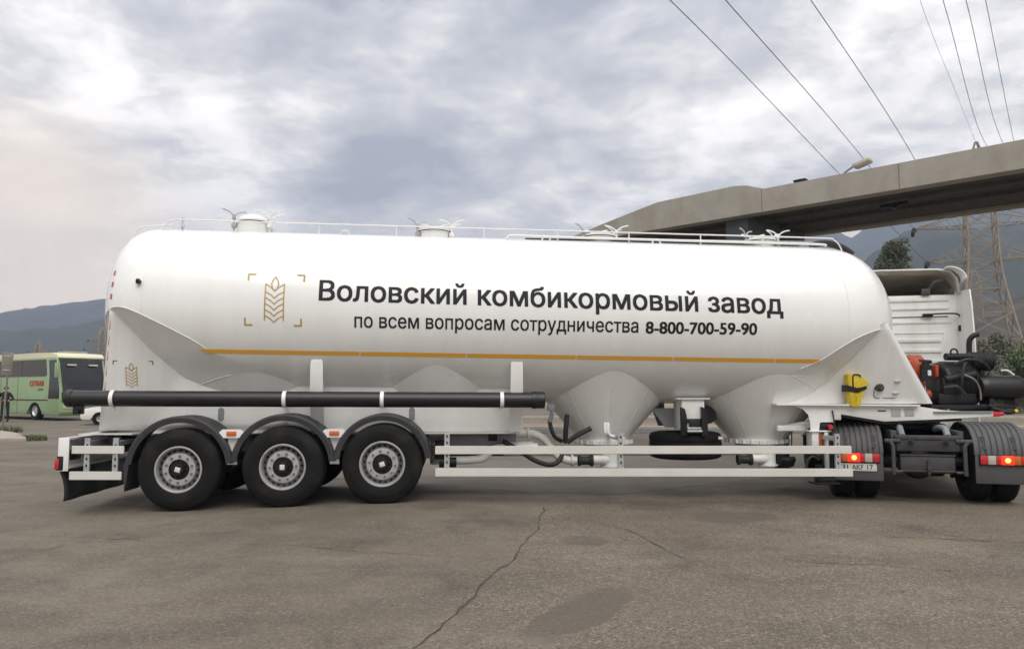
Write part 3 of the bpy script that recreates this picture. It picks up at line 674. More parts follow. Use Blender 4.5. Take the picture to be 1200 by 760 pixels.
shrub('shrub', (38.3, 60, 0), 5.0, 2.0, 'tall fresh green shrub at the right edge behind the compressor', M['leaf_green'], 21, per=520)
shrub('shrub', (41.2, 62, 0), 5.6, 2.4, 'largest green shrub, half out of the picture at the right edge', M['leaf_green'], 22, per=420)
shrub('shrub', (35.6, 62, 0), 2.6, 1.6, 'low dark green shrub left of the tall fresh one', M['leaf_olive'], 23)
shrub('shrub', (36.0, 66, 0), 5.0, 1.9, 'dark olive shrub against the cab side under the pylon', M['leaf_olive'], 24)
shrub('shrub', (37.6, 64, 0), 3.4, 1.8, 'mid green bushy shrub just left of the tallest shrubs, beside the compressor drum', M['leaf_green'], 26, per=380)
shrub('shrub', (42.0, 70, 0), 7.0, 2.6, 'dark tall shrub rising behind the green ones at the picture edge', M['leaf_olive'], 27, per=320)
shrub('shrub', (39.6, 74, 0.5), 5.2, 2.8, 'greyish brown dry shrub below the pylon', M['leaf_dry'], 25)
rnd = random.Random(77)
pts = []
for _ in range(9000):
    az = rad(rnd.uniform(-58, 15)); D = rnd.uniform(255, 300); hh = 5.5 + 3.5 * noise.noise(Vector((az * 40, 0, 3)))
    pts.append(Vector((D * math.sin(az), D * math.cos(az), rnd.uniform(0, 1) ** 0.8 * hh * 1.6)))
o = leaf_object('far_wood', pts, 2.1, M['leaf_dark'], None, 9); tag(o, 'dark distant line of trees at the foot of the hills', 'wood', kind='stuff')
pts = []
for _ in range(9000):
    az = rad(rnd.uniform(21, 50)); D = rnd.uniform(92, 180); pts.append(Vector((D * math.sin(az), D * math.cos(az), rnd.random() * 2.6 + max(0, (D - 140) * 0.06))))
o = leaf_object('brush_cover', pts, 0.75, M['leaf_dry'], None, 10); tag(o, 'dry grey brown brush covering the slope behind the pylon', 'brush', kind='stuff')
# grass tufts by the island and along the right verge
def grass(name, spots, label, seed):
    rnd = random.Random(seed); vs_, fs = [], []
    for (cx, cy, r, n, h) in spots:
        for _ in range(n):
            a = rnd.uniform(0, 2 * PI); q = r * math.sqrt(rnd.random()); x_, y_ = cx + q * math.cos(a) * 1.6, cy + q * math.sin(a)
            hh = h * rnd.uniform(0.4, 1.1); d = rnd.uniform(0, 2 * PI); lx, ly = math.cos(d) * hh * 0.5, math.sin(d) * hh * 0.5; ww = 0.016
            i = len(vs_); vs_ += [(x_ - ww * math.sin(d), y_ + ww * math.cos(d), 0), (x_ + ww * math.sin(d), y_ - ww * math.cos(d), 0), (x_ + lx, y_ + ly, hh)]; fs.append((i, i + 1, i + 2))
    me = bpy.data.meshes.new(name); me.from_pydata(vs_, [], fs); me.materials.append(M['grass'])
    o = bpy.data.objects.new(name, me); COL.objects.link(o); return tag(o, label, 'grass', kind='stuff')
grass('grass', [(-15.1, 25.3, 0.28, 350, 0.20), (-15.6, 26.2, 0.25, 220, 0.16), (-19.2, 30.4, 0.4, 300, 0.30), (-20.2, 30.9, 0.4, 300, 0.25)], 'grass tufts growing at the edge of the kerbed island', 31)
grass('grass', [(36 + 2.2 * i, 57 + rnd.uniform(-1, 1), 1.6, 900, 0.45) for i in range(4)], 'grass strip along the verge below the green shrubs', 32)

# far low wall, guardrail, factory
b = MB(); b.box((-10, 74, -0.1), (34, 74.3, 0.72), bev=0.02); ow = b.build('low_wall', M['wallpale']); tag(ow, 'long low pale wall far behind, seen under the tank', 'wall')
wl = thing('guardrail', (52, 86, 3.6), rad(-12), 'pale steel guardrail on the embankment under the pylon', 'guardrail')
b = MB(); b.prism([(0, 0.62), (0.05, 0.58), (0.0, 0.50), (0.05, 0.42), (0.0, 0.36), (-0.03, 0.36), (-0.03, 0.62)], 'x', -16, 14); b.build('rail', M['guardrail'], wl)
for i in range(11):
    b = MB(); b.box((-15 + 2.8 * i - 0.05, 0.02, -0.9), (-15 + 2.8 * i + 0.05, 0.13, 0.6), bev=0.01); b.build('post', M['guardrail'], wl)
b = MB()
rows = [(-30, 0.0), (-8, 3.3), (6, 3.5), (40, 3.6)]
b.prism([(-34, -0.2), (-26, 1.2), (-20, 2.8), (20, 2.8), (40, 3.0), (40, -0.2)], 'y', 1.2, 16); o = b.build('embankment', M['brush']); o.location = (52, 86, 0); o.rotation_euler = (0, 0, rad(-12)); tag(o, kind='structure')
fa = thing('factory', (-166, 290, 0), rad(-28), 'long low cream factory building beyond the coach roof', 'building')
b = MB(); b.box((-7, -6, 0), (17, 6, 14.2)); b.build('wall', M['building'], fa, smooth=0)
b = MB(); b.box((-8, -6.4, 14.2), (5, 6.4, 15.2)); b.box((7, -4, 14.2), (12, 4, 15.6)); b.build('roof', M['building'], fa, smooth=0)
for i in range(8):
    b = MB(); b.box((-5.8 + 2.8 * i, -6.08, 11.6), (-4.0 + 2.8 * i, -5.98, 13.2)); b.build('window', M['busdark'], fa, smooth=0)

# ================================================================== THINGS AT THE LEFT
# ---- coach
bus = thing('coach', (-22.85, 42.75, 0), rad(-34), 'pale green coach with cream roof and brown windows parked beyond the island', 'bus')
side = [(-12, 0.30), (-3.45, 0.30), (-3.35, 0.62), (-3.05, 0.92), (-2.65, 1.02), (-2.25, 0.92), (-1.95, 0.62), (-1.85, 0.30), (-0.12, 0.26), (0.02, 0.45), (0.02, 1.2), (-0.06, 1.6), (-0.55, 3.30), (-0.75, 3.36), (-12, 3.36)]
b = MB(); b.prism(side, 'y', -1.27, 1.27, bev=0.05); b.build('body', M['busgreen'], bus, smooth=40)
b = MB(); b.prism([(-12.02, 3.30), (-0.44, 3.27), (-0.40, 3.36), (-0.62, 3.55), (-1.3, 3.60), (-12.02, 3.60)], 'y', -1.24, 1.24, bev=0.06); b.build('roof', M['buscream'], bus, smooth=40)
b = MB(); b.prism([(-11.8, 2.34), (-1.62, 2.34), (-1.45, 2.42), (-1.62, 3.24), (-11.8, 3.24)], 'y', -1.255, -1.282); b.build('window', M['glassbrown'], bus, smooth=0)
for x_ in (-4.2, -6.6, -9.0):
    b = MB(); b.box((x_ - 0.03, -1.286, 2.34), (x_ + 0.03, -1.26, 3.24)); b.build('window_bar', M['busdark'], bus, smooth=0)
b = MB(); b.prism([(-1.22, 1.16), (-0.10, 1.16), (-0.13, 1.60), (-0.55, 3.20), (-1.30, 3.20), (-1.16, 2.3)], 'y', -1.256, -1.284); b.build('door_glass', M['glass'], bus, smooth=0)
b = MB()
fr = lambda z: 0.03 - max(0, (z - 1.6)) * 0.285 - max(0, min(1, (z - 1.2) / 0.4)) * 0.075
b.loft([[(fr(z) + 0.012, -1.13, z), (fr(z) + 0.05, -0.7, z), (fr(z) + 0.075, 0, z), (fr(z) + 0.05, 0.7, z), (fr(z) + 0.012, 1.13, z), (fr(z) - 0.1, 1.13, z), (fr(z) - 0.1, -1.13, z)] for z in (1.50, 1.62, 2.2, 2.8, 3.22)])
b.build('windscreen', M['glass'], bus, smooth=40)
b = MB(); b.loft([[(fr(z) + 0.010, -1.2, z), (fr(z) + 0.07, 0, z), (fr(z) + 0.010, 1.2, z), (fr(z) - 0.1, 1.2, z), (fr(z) - 0.1, -1.2, z)] for z in (0.98, 1.2, 1.49)]); b.build('front_panel', M['busdark'], bus, smooth=40)
for y_ in (-0.6, 0.55):
    b = MB(); b.box((-0.34, y_ - 0.22, 2.90), (-0.22, y_ + 0.22, 2.98)); b.build('sticker', M['plate'], bus, smooth=0)
b = MB(); b.tube([(-0.5, -1.2, 3.28), (-0.1, -1.45, 3.25), (0.06, -1.5, 3.0)], 0.035, smooth=3); b.box((-0.03, -1.62, 2.25), (0.13, -1.40, 3.02), bev=0.03); b.build('mirror', M['busgreen'], bus)
for y_ in (-0.85, 0.85):
    b = MB(); b.box((0.0, y_ - 0.28, 0.62), (0.045, y_ + 0.28, 0.82), bev=0.015); b.build('headlight', M['lens_clear'], bus)
for y_ in (-0.5, -0.2):
    b = MB(); b.cyl((0.0, y_, 0.47), (0.045, y_, 0.47), 0.06, seg=12); b.build('fog_lamp', M['busdark'], bus)
for z0, z1 in ((1.05, 1.11),):
    b = MB(); b.box((-12, -1.284, z0), (-1.25, -1.26, z1)); b.build('trim_strip', M['busdark'], bus, smooth=0)
for x_ in (-4.6, -6.6, -8.6):
    b = MB(); b.box((x_ - 0.012, -1.278, 0.32), (x_ + 0.012, -1.262, 2.3)); b.build('panel_gap', M['busdark'], bus, smooth=0)
def wheel_simple(parent, x_, y0, y1, r, rimr):
    b = MB(); ym = (y0 + y1) / 2; wd = y1 - y0
    b.lathe([(rimr, 0), (r * 0.95, 0), (r, abs(wd) * 0.15), (r, abs(wd) * 0.85), (r * 0.95, abs(wd)), (rimr, abs(wd))], (x_, min(y0, y1), r), seg=28)
    o = b.build('wheel', M['tyre'], parent)
    b = MB(); b.lathe([(0, 0.06), (rimr * 0.5, 0.05), (rimr * 0.8, 0.09), (rimr, 0.0)], (x_, min(y0, y1), r), seg=24); b.build('rim', M['rim'], o)
    return o
for x_ in (-2.65, -8.9): wheel_simple(bus, x_, -1.25, -0.95, 0.50, 0.29)
def txt(body, size=1.0, bold=0.0, step=1 / 64):
    """text as a mesh of fine horizontal slices, filled by the winding rule from the letters' outlines"""
    c = bpy.data.curves.new('t', 'FONT'); c.body = body; c.size = size; c.resolution_u = 6; c.fill_mode = 'NONE'
    o = bpy.data.objects.new('t', c); COL.objects.link(o)
    bpy.context.view_layer.update()
    me = bpy.data.meshes.new_from_object(o.evaluated_get(bpy.context.evaluated_depsgraph_get()))
    bpy.data.objects.remove(o); bpy.data.curves.remove(c)
    E_ = [(me.vertices[e.vertices[0]].co, me.vertices[e.vertices[1]].co) for e in me.edges]
    # orient every loop the way its vertices run
    segs = []
    for e in me.edges:
        a, q = e.vertices
        if abs(a - q) == 1: a, q = min(a, q), max(a, q)
        else: a, q = max(a, q), min(a, q)
        segs.append((me.vertices[a].co.copy(), me.vertices[q].co.copy()))
    y0 = min(min(a.y, q.y) for a, q in segs); y1 = max(max(a.y, q.y) for a, q in segs)
    bpy.data.meshes.remove(me)
    V_, F_ = [], []
    n = max(1, math.ceil((y1 - y0) / step)); h = (y1 - y0) / n
    for k in range(n):
        ya, yb = y0 + k * h, y0 + (k + 1) * h; ym = (ya + yb) / 2; cr_ = []
        for a, q in segs:
            if (a.y <= ym) != (q.y <= ym):
                f = lambda y: a.x + (q.x - a.x) * max(0, min(1, (y - a.y) / (q.y - a.y)))
                cr_.append((f(ym), f(ya), f(yb), 1 if q.y > a.y else -1))
        cr_.sort(); w_ = 0
        for m_, (xm, xa, xb, d) in enumerate(cr_):
            if w_ == 0: st_ = (xa, xb)
            w_ += d
            if w_ == 0:
                for dz in ((0,) if not bold else (-0.7, 0.7)):
                    i0 = len(V_); V_ += [(st_[0] - bold, ya + dz * bold, 0.0006 * (dz > 0)), (xa + bold, ya + dz * bold, 0.0006 * (dz > 0)), (xb + bold, yb + dz * bold, 0.0006 * (dz > 0)), (st_[1] - bold, yb + dz * bold, 0.0006 * (dz > 0))]
                    F_.append((i0, i0 + 1, i0 + 2, i0 + 3))
    me = bpy.data.meshes.new('t'); me.from_pydata(V_, [], F_)
    return me
def flat_text(body, name, m, parent, w_, h_, place, bold=0.02, shear=0.0, nrm=Vector((0, -1, 0))):
    me = txt(body, 1.0, bold)
    xs = [v.co.x for v in me.vertices]; ys = [v.co.y for v in me.vertices]
    x0, x1, y0, y1 = min(xs), max(xs), min(ys), max(ys)
    for v in me.vertices:
        u, q = (v.co.x - x0) / (x1 - x0) * w_, (v.co.y - y0) / (y1 - y0) * h_
        z_ = v.co.z; v.co = place(u + q * shear, q) + nrm * z_
    me.materials.append(m); o = bpy.data.objects.new(name, me); COL.objects.link(o); o.parent = parent; return o
flat_text('CETRAB', 'lettering', M['busred'], bus, 1.55, 0.30, lambda u, v: Vector((-3.30 + u, -1.2845, 1.82 + v)), bold=0.05, shear=0.15)
flat_text('OTO', 'lettering', M['busdark'], bus, 0.55, 0.12, lambda u, v: Vector((-2.35 + u, -1.2845, 1.58 + v)), bold=0.03)

# ---- white car behind the trailer's tail
car = thing('parked_car', (-19.2, 37.6, 0), rad(196), 'small white car half hidden behind the tail of the tank trailer', 'car')
cp = [(-3.6, 0.30), (-3.62, 0.62), (-3.45, 0.92), (-3.2, 0.96), (0.0, 0.86), (0.62, 0.74), (0.78, 0.58), (0.80, 0.32), (0.70, 0.22), (0.32, 0.22), (0.24, 0.46), (0.0, 0.60), (-0.24, 0.46), (-0.32, 0.22), (-2.3, 0.22), (-2.38, 0.46), (-2.62, 0.60), (-2.86, 0.46), (-2.94, 0.24)]
b = MB(); b.prism(cp, 'y', -0.82, 0.82, bev=0.05); b.build('body', M['carwhite'], car, smooth=45)
b = MB(); b.loft([[(-3.4, -0.77, 0.90), (-0.15, -0.77, 0.82), (-0.15, 0.77, 0.82), (-3.4, 0.77, 0.90)], [(-3.0, -0.60, 1.42), (-1.1, -0.60, 1.44), (-1.1, 0.60, 1.44), (-3.0, 0.60, 1.42)]]); b.build('cabin_glass', M['glass'], car, smooth=0)
b = MB(); b.box((-3.05, -0.62, 1.425), (-1.05, 0.62, 1.47), bev=0.02); b.build('roof', M['carwhite'], car)
for x_ in (0.0, -2.62):
    wheel_simple(car, x_, -0.83, -0.62, 0.30, 0.18); wheel_simple(car, x_, 0.62, 0.83, 0.30, 0.18)
for y_ in (-0.55, 0.55):
    b = MB(); b.box((0.60, y_ - 0.2, 0.55), (0.795, y_ + 0.2, 0.68), bev=0.03); b.build('headlight', M['lens_clear'], car)
b = MB(); b.box((0.76, -0.45, 0.34), (0.815, 0.45, 0.46), bev=0.01); b.build('grille', M['busdark'], car)

# ---- sign on its post, seen from behind
sg = thing('road_sign', (-19.05, 30.0, 0.12), rad(8), 'grey back of a rectangular road sign on a leaning post at the left edge', 'sign')
sg.rotation_euler = (0, rad(2.2), rad(6))
b = MB(); b.cyl((0, 0, -0.1), (0, 0, 2.95), 0.035, seg=12); b.build('post', M['sign'], sg)
b = MB(); b.box((-0.23, -0.05, 2.02), (0.17, -0.036, 2.90), bev=0.004); b.build('panel', M['sign'], sg)
for z_ in (2.2, 2.72):
    b = MB(); b.box((-0.15, -0.066, z_), (0.10, -0.0505, z_ + 0.04)); b.build('bracket', M['galv'], sg)

# ---- person in dark clothes
pr = thing('person', (-25.45, 40.2, 0), rad(10), 'person in dark jacket and trousers standing beside the coach with elbows out', 'person')
def skin_body(edges, co, radii, root):
    me = bpy.data.meshes.new('body'); me.from_pydata(co, edges, [])
    o = bpy.data.objects.new('body', me); COL.objects.link(o)
    m = o.modifiers.new('s', 'SKIN'); 
    for i, r_ in enumerate(radii): me.skin_vertices[0].data[i].radius = (r_, r_) if not isinstance(r_, tuple) else r_
    for i in range(len(co)): me.skin_vertices[0].data[i].use_root = (i == root)
    s_ = o.modifiers.new('u', 'SUBSURF'); s_.levels = 2
    bpy.context.view_layer.update()
    me2 = bpy.data.meshes.new_from_object(o.evaluated_get(bpy.context.evaluated_depsgraph_get()))
    drop(o); return me2
co = [(0, 0, 0.98), (0, 0, 1.20), (0, 0, 1.42), (0, 0, 1.53), (0, -0.02, 1.66),
      (0.11, 0, 0.90), (0.13, 0, 0.50), (0.14, 0.03, 0.10), (0.15, -0.12, 0.05),
      (-0.11, 0, 0.90), (-0.14, 0, 0.50), (-0.16, 0.03, 0.10), (-0.17, -0.12, 0.05),
      (0.19, 0, 1.42), (0.34, 0.04, 1.18), (0.16, -0.14, 1.04),
      (-0.19, 0, 1.42), (-0.36, 0.04, 1.20), (-0.18, -0.14, 1.05)]
ed = [(0, 1), (1, 2), (2, 3), (3, 4), (0, 5), (5, 6), (6, 7), (7, 8), (0, 9), (9, 10), (10, 11), (11, 12), (2, 13), (13, 14), (14, 15), (2, 16), (16, 17), (17, 18)]
ra = [0.15, 0.15, 0.15, 0.06, 0.10, 0.095, 0.07, 0.05, 0.045, 0.095, 0.07, 0.05, 0.045, 0.075, 0.055, 0.04, 0.075, 0.055, 0.04]
me = skin_body(ed, co, ra, 0)
for m_ in (M['cloth'], M['skin']): me.materials.append(m_)
for p_ in me.polygons:
    p_.use_smooth = True; c = p_.center
    p_.material_index = 1 if c.z > 1.53 or (c.y < -0.12 and 0.95 < c.z < 1.12) else 0
o = bpy.data.objects.new('body', me); COL.objects.link(o); o.parent = pr
b = MB(); b.lathe([(0.0, 0.13), (0.06, 0.12), (0.105, 0.06), (0.112, -0.02)], (0, 0.012, 1.665), axis=(0, 0, 1), seg=16); b.build('hair', M['hair'], pr, smooth=180)

# ================================================================== THE TANK TRAILER
# local frame: x forward along the trailer, y away from the near side, z up; origin under the outer face of the rearmost near wheel
tr = thing('tank_trailer', (-4.31, 10.26, 0), rad(4.5), 'long white three axle silo tank trailer with charcoal lettering and orange stripe', 'tank trailer')
R, CY = 1.21, 1.27
def cz(s): return 2.66 - 0.0125 * s
S0, S1 = 0.9, 8.14                 # the plain tube between the two sloping ends
NSEG = 144
def ring(s, r): return [(s, CY - r * math.cos(2 * PI * k / NSEG), cz(s) + r * math.sin(2 * PI * k / NSEG)) for k in range(NSEG)]
def head_r(f, n): return R * (1 - (1 - f) ** n) ** (1 / n)      # f: 0 at the pole, 1 at the shoulder
def tank_end(kind):
    rings = []
    if kind == 'rear':
        for q in range(1, 49): f = 1 - math.cos(PI / 2 * q / 48); rings.append(ring(-1.19 + 0.69 * (f ** 1.25), head_r(f ** 1.25, 3)))
        for i in range(1, 9): rings.append(ring(-0.5 + (S0 + 0.5) * i / 8, R))
    else:
        for i in range(0, 7): rings.append(ring(S1 + (9.04 - S1) * i / 6, R))
        for q in range(47, 0, -1): f = (1 - math.cos(PI / 2 * q / 48)) ** 1.25; rings.append(ring(10.06 - 1.02 * f, head_r(f, 2.5)))
    b = MB(); b.loft(rings); return b.build('tank_end', M['tank'], None, smooth=0)
def interp(tab, z):
    for (a, u), (c, v) in zip(tab[:-1], tab[1:]):
        if z <= c: return u + (v - u) * (z - a) / (c - a)
    return tab[-1][1]
def hopper_ring(h, z, n=160, inside=False):
    """section of a hopper at height z: half an ellipse to the rear, half to the front"""
    Ar, Af, B_ = interp(h['rear'], z), interp(h['front'], z), interp(h['side'], z)
    if inside and z > h.get('hump', 9): B_ = min(B_, math.sqrt(max(0.01, R * R - (z - cz(h['s'])) ** 2)) - 0.004)
    return [(h['s'] + (Af if math.cos(t) > 0 else Ar) * math.cos(t), CY + B_ * math.sin(t), z) for t in [2 * PI * (k + 0.5) / n for k in range(n)]]
def plain(s1, r0, Ks, Ky): return {'s': s1, 'r0': r0, 'rear': [(0.82, r0), (4.82, r0 + 4 / Ks)], 'front': [(0.82, r0), (4.82, r0 + 4 / Ks)], 'side': [(0.82, r0), (4.82, r0 + 4 / Ky)]}
HOP = [{'s': 0.9, 'hump': 1.80, 'r0': 0.36, 'rear': [(0.82, 0.38), (1.0, 0.75), (1.8, 1.75), (2.6, 2.75), (4.8, 5.5)], 'front': [(0.82, 0.36), (4.82, 0.36 + 4 / 1.15)], 'side': [(0.82, 0.36), (1.40, 0.60), (1.80, 0.862), (2.07, 1.10), (2.6, 1.45), (4.8, 3.0)]},
       plain(3.33, 0.36, 1.15, 1.76), plain(5.79, 0.36, 1.15, 1.735),
       {'s': 8.14, 'hump': 1.79, 'r0': 0.40, 'rear': [(0.82, 0.40), (4.82, 0.40 + 4 / 1.10)], 'front': [(0.82, 0.40), (1.8, 1.47), (2.5, 2.25), (4.8, 4.8)], 'side': [(0.82, 0.40), (1.79, 0.935), (2.0, 1.145), (2.26, 1.345), (2.53, 1.565), (4.8, 3.4)]}]
def cone_solid(h, z1, layers=40, inside=False):
    b = MB(); b.loft([hopper_ring(h, 0.82 + (z1 - 0.82) * i / layers, inside=inside) for i in range(layers + 1)]); return b.build('cone', M['tank'], None, smooth=0)
def tube_solid():
    b = MB(); b.loft([ring(-0.5 + 9.5 * i / 38, R) for i in range(39)]); return b.build('tube', M['tank'], None, smooth=0)
parts = []
for kind, h in (('rear', HOP[0]), ('front', HOP[3])):
    a = tank_end(kind); hs = dict(h); hs['front' if kind == 'rear' else 'rear'] = h['rear' if kind == 'rear' else 'front']
    c = cone_solid(hs, 4.6, 60)
    me = boolean(a, c, 'INTERSECT'); drop(a); drop(c); parts.append((kind, me))
bm = bmesh.new()
for kind, me in parts:
    bm.from_mesh(me)
    lim = S0 if kind == 'rear' else S1
    bmesh.ops.delete(bm, geom=[f for f in bm.faces if all(abs(v.co.x - lim) < 1e-4 for v in f.verts)], context='FACES')
    bpy.data.meshes.remove(me)
b = MB(); b.bm.free(); b.bm = bm
b.loft([ring(S0 + (S1 - S0) * i / 30, R) for i in range(31)], cap=False)
tank = b.build('tank', M['tank'], tr, smooth=9, weld=0.0008)
# the welded lip where the sloping ends meet the tank's side
bm = bmesh.new(); bm.from_mesh(tank.data); es = [e_ for e_ in bm.edges if len(e_.link_faces) == 2 and e_.calc_face_angle(0) > rad(10) and 1.3 < e_.verts[0].co.z < 2.75 and (-1.3 < e_.verts[0].co.x < 2.2 or 6.8 < e_.verts[0].co.x < 10.2)]
left = set(es)
while left:
    chain = [left.pop()]; todo = chain[:]
    while todo:
        e_ = todo.pop()
        for v in e_.verts:
            for q in v.link_edges:
                if q in left: left.discard(q); chain.append(q); todo.append(q)
    if sum(e_.calc_length() for e_ in chain) < 0.6: continue
    b = MB()
    for e_ in chain:
        if e_.calc_length() > 0.0005: b.cyl(e_.verts[0].co, e_.verts[1].co, 0.0065, seg=6)
    b.build('weld_seam', M['tank'], tank, smooth=80)
bm.free()

def cyl_pt(s, ang, off):          # ang above the horizontal, on the near side
    return Vector((s, CY - (R + off) * math.cos(ang), cz(s) + (R + off) * math.sin(ang)))
def ang_of(s, z): return math.asin(max(-1, min(1, (z - cz(s)) / R)))
def wrap_mesh(me_or_b, name, m, fn, step=0.03, parent=tank, axis=1):
    bm = bmesh.new(); bm.from_mesh(me_or_b); 
    ys = [v.co.y for v in bm.verts]; y = min(ys) + step
    while y < max(ys) and step:
        bmesh.ops.bisect_plane(bm, geom=bm.verts[:] + bm.edges[:] + bm.faces[:], plane_co=(0, y, 0), plane_no=(0, 1, 0)); y += step
    for v in bm.verts:
        z_ = v.co.z; v.co = fn(v.co.x, v.co.y)
        if z_: v.co.y -= z_
    bm.to_mesh(me_or_b); bm.free()
    me_or_b.materials.clear(); me_or_b.materials.append(m)
    o = bpy.data.objects.new(name, me_or_b); COL.objects.link(o); o.parent = parent
    for p_ in me_or_b.polygons: p_.use_smooth = True
    return o
def tank_text(body, s0, z0, s1, z1, cap_ref, cap_h, bold, name='lettering'):
    """baseline from (s0, z0) to (s1, z1); cap_ref glyph is cap_h tall"""
    ref = txt(cap_ref, 1.0, bold); h0 = max(v.co.y for v in ref.vertices) - min(v.co.y for v in ref.vertices); bpy.data.meshes.remove(ref)
    me = txt(body, 1.0, bold)
    x0, x1 = min(v.co.x for v in me.vertices), max(v.co.x for v in me.vertices)
    ky = cap_h / h0; kx = (s1 - s0) / (x1 - x0)
    for v in me.vertices: v.co = ((v.co.x - x0) * kx, (v.co.y - (0)) * ky, v.co.z)
    W_ = s1 - s0
    def fn(u, q):
        s = s0 + u; zb = z0 + (z1 - z0) * u / W_
        return cyl_pt(s, ang_of(s, zb) + q / R, 0.0035)
    return wrap_mesh(me, name, M['letter'], fn, step=0)
tank_text('Воловский комбикормовый завод', 1.765, 2.748, 8.09, 2.612, 'В', 0.288, 0.019)
tank_text('по всем вопросам сотрудничества', 2.235, 2.392, 6.055, 2.345, 'о', 0.152, 0.012)
tank_text('8-800-700-59-90', 6.155, 2.337, 7.715, 2.326, '8', 0.165, 0.026)

def strip_on_tank(name, m, quads, parent=tank, off=0.003):
    """quads: list of polygons in (s, arc length above the tank's mid line)"""
    bm = bmesh.new()
    for poly in quads: bm.faces.new([bm.verts.new((x_, y_, 0)) for x_, y_ in poly])
    me = bpy.data.meshes.new(name); bm.to_mesh(me); bm.free()
    return wrap_mesh(me, name, m, lambda s, q: cyl_pt(s, q / R, off), parent=parent)
def thick(pts, wd):
    q = []
    for a, c in zip(pts[:-1], pts[1:]):
        a, c = Vector(a), Vector(c); t = (c - a).normalized(); n = Vector((-t.y, t.x)) * wd / 2; t *= wd * 0.25
        q.append([tuple(a - t - n), tuple(c + t - n), tuple(c + t + n), tuple(a - t + n)])
    return q
# orange stripe, with the small gaps between its lengths
cuts = [0.255, 2.30, 3.72, 5.22, 6.57, 8.02, 8.66]
arc0 = R * ang_of(0.3, 2.075); arc1 = R * ang_of(8.6, 1.966)
qs = []
for a, c in zip(cuts[:-1], cuts[1:]):
    k0 = arc0 + (arc1 - arc0) * (a - 0.3) / 8.3; k1 = arc0 + (arc1 - arc0) * (c - 0.3) / 8.3
    qs.append([(a + (0.06 if a == 0.255 else 0.008), k0 - 0.030), (c - 0.008, k1 - 0.030), (c - 0.008, k1 + 0.030), (a - (0.06 if a == 0.255 else -0.008), k0 + 0.030)])
strip_on_tank('stripe', M['orange_line'], qs)
def ear(cs, c_arc, k, wd, sh):
    """an ear of wheat drawn in outline, and four corner brackets; k scales it, sh shears it along the tank"""
    L_ = []
    P = lambda u, v: (cs + (u + sh * v) * k, c_arc + v * k)
    for sx in (-1, 1):
        L_ += thick([P(sx * 0.125, -0.30), P(sx * 0.125, 0.205)], wd)
        L_ += thick([P(sx * 0.125, 0.205), P(sx * 0.045, 0.15), P(0, 0.10)], wd)
        for i in range(5):
            v = 0.10 - 0.082 * (i + 1)
            L_ += thick([P(sx * 0.125, v + 0.075), P(sx * 0.05, v + 0.035), P(0, v - 0.015)], wd)
        L_ += thick([P(0, 0.31), P(sx * 0.035, 0.255), P(sx * 0.048, 0.20), P(sx * 0.03, 0.14), P(0, 0.10)], wd)
    return L_
def brackets(cs, c_arc, hx, hy, ln_, wd, sh=0.0):
    L_ = []
    for sx in (-1, 1):
        for sy in (-1, 1):
            X_, Y_ = cs + sx * hx + sh * sy * hy, c_arc + sy * hy
            L_ += thick([(X_ - sx * ln_, Y_), (X_, Y_), (X_, Y_ - sy * ln_)], wd)
    return L_
arc_l = R * ang_of(1.19, 2.765)
strip_on_tank('wheat_emblem', M['gold'], ear(1.19, arc_l, 0.97, 0.016, 0.0) + brackets(1.19, arc_l - 0.01, 0.362, 0.345, 0.09, 0.022, 0.03))
# weld seams and small fittings
for s_ in (-0.5, 9.04):
    b = MB(); b.tube([(s_, CY - (R + 0.001) * math.cos(a), cz(s_) + (R + 0.001) * math.sin(a)) for a in [rad(-8 + 196 * i / 70) for i in range(71)]] if s_ < 0 else [(s_, CY - (R + 0.001) * math.cos(a), cz(s_) + (R + 0.001) * math.sin(a)) for a in [rad(-14 + 208 * i / 70) for i in range(71)]], 0.004, seg=5); b.build('weld_seam', M['tank'], tank, smooth=60)
p = cyl_pt(-0.55, ang_of(-0.55, 2.97), 0)
b = MB(); b.cyl(p, p + Vector((0, -0.05, 0)), 0.03, seg=14); b.box((p.x - 0.02, p.y - 0.075, p.z - 0.03), (p.x + 0.03, p.y - 0.045, p.z + 0.035), bev=0.01); b.build('side_lamp', M['black'], tank)
# red reflective tape along the rear rim of the tank
for a in (0.40, 0.25, 0.10):
    b = MB(); pts = []
    for da in (-0.032, 0.032):
        for f in (0.36, 0.41):
            rr = head_r(f, 3) + 0.004; ss = -1.19 + 0.69 * f
            pts.append((ss, CY - rr * math.cos(a + da), cz(ss) + rr * math.sin(a + da)))
    b.face([pts[0], pts[1], pts[3], pts[2]])
    b.build('red_tape', M['redtape'], tank, smooth=180)

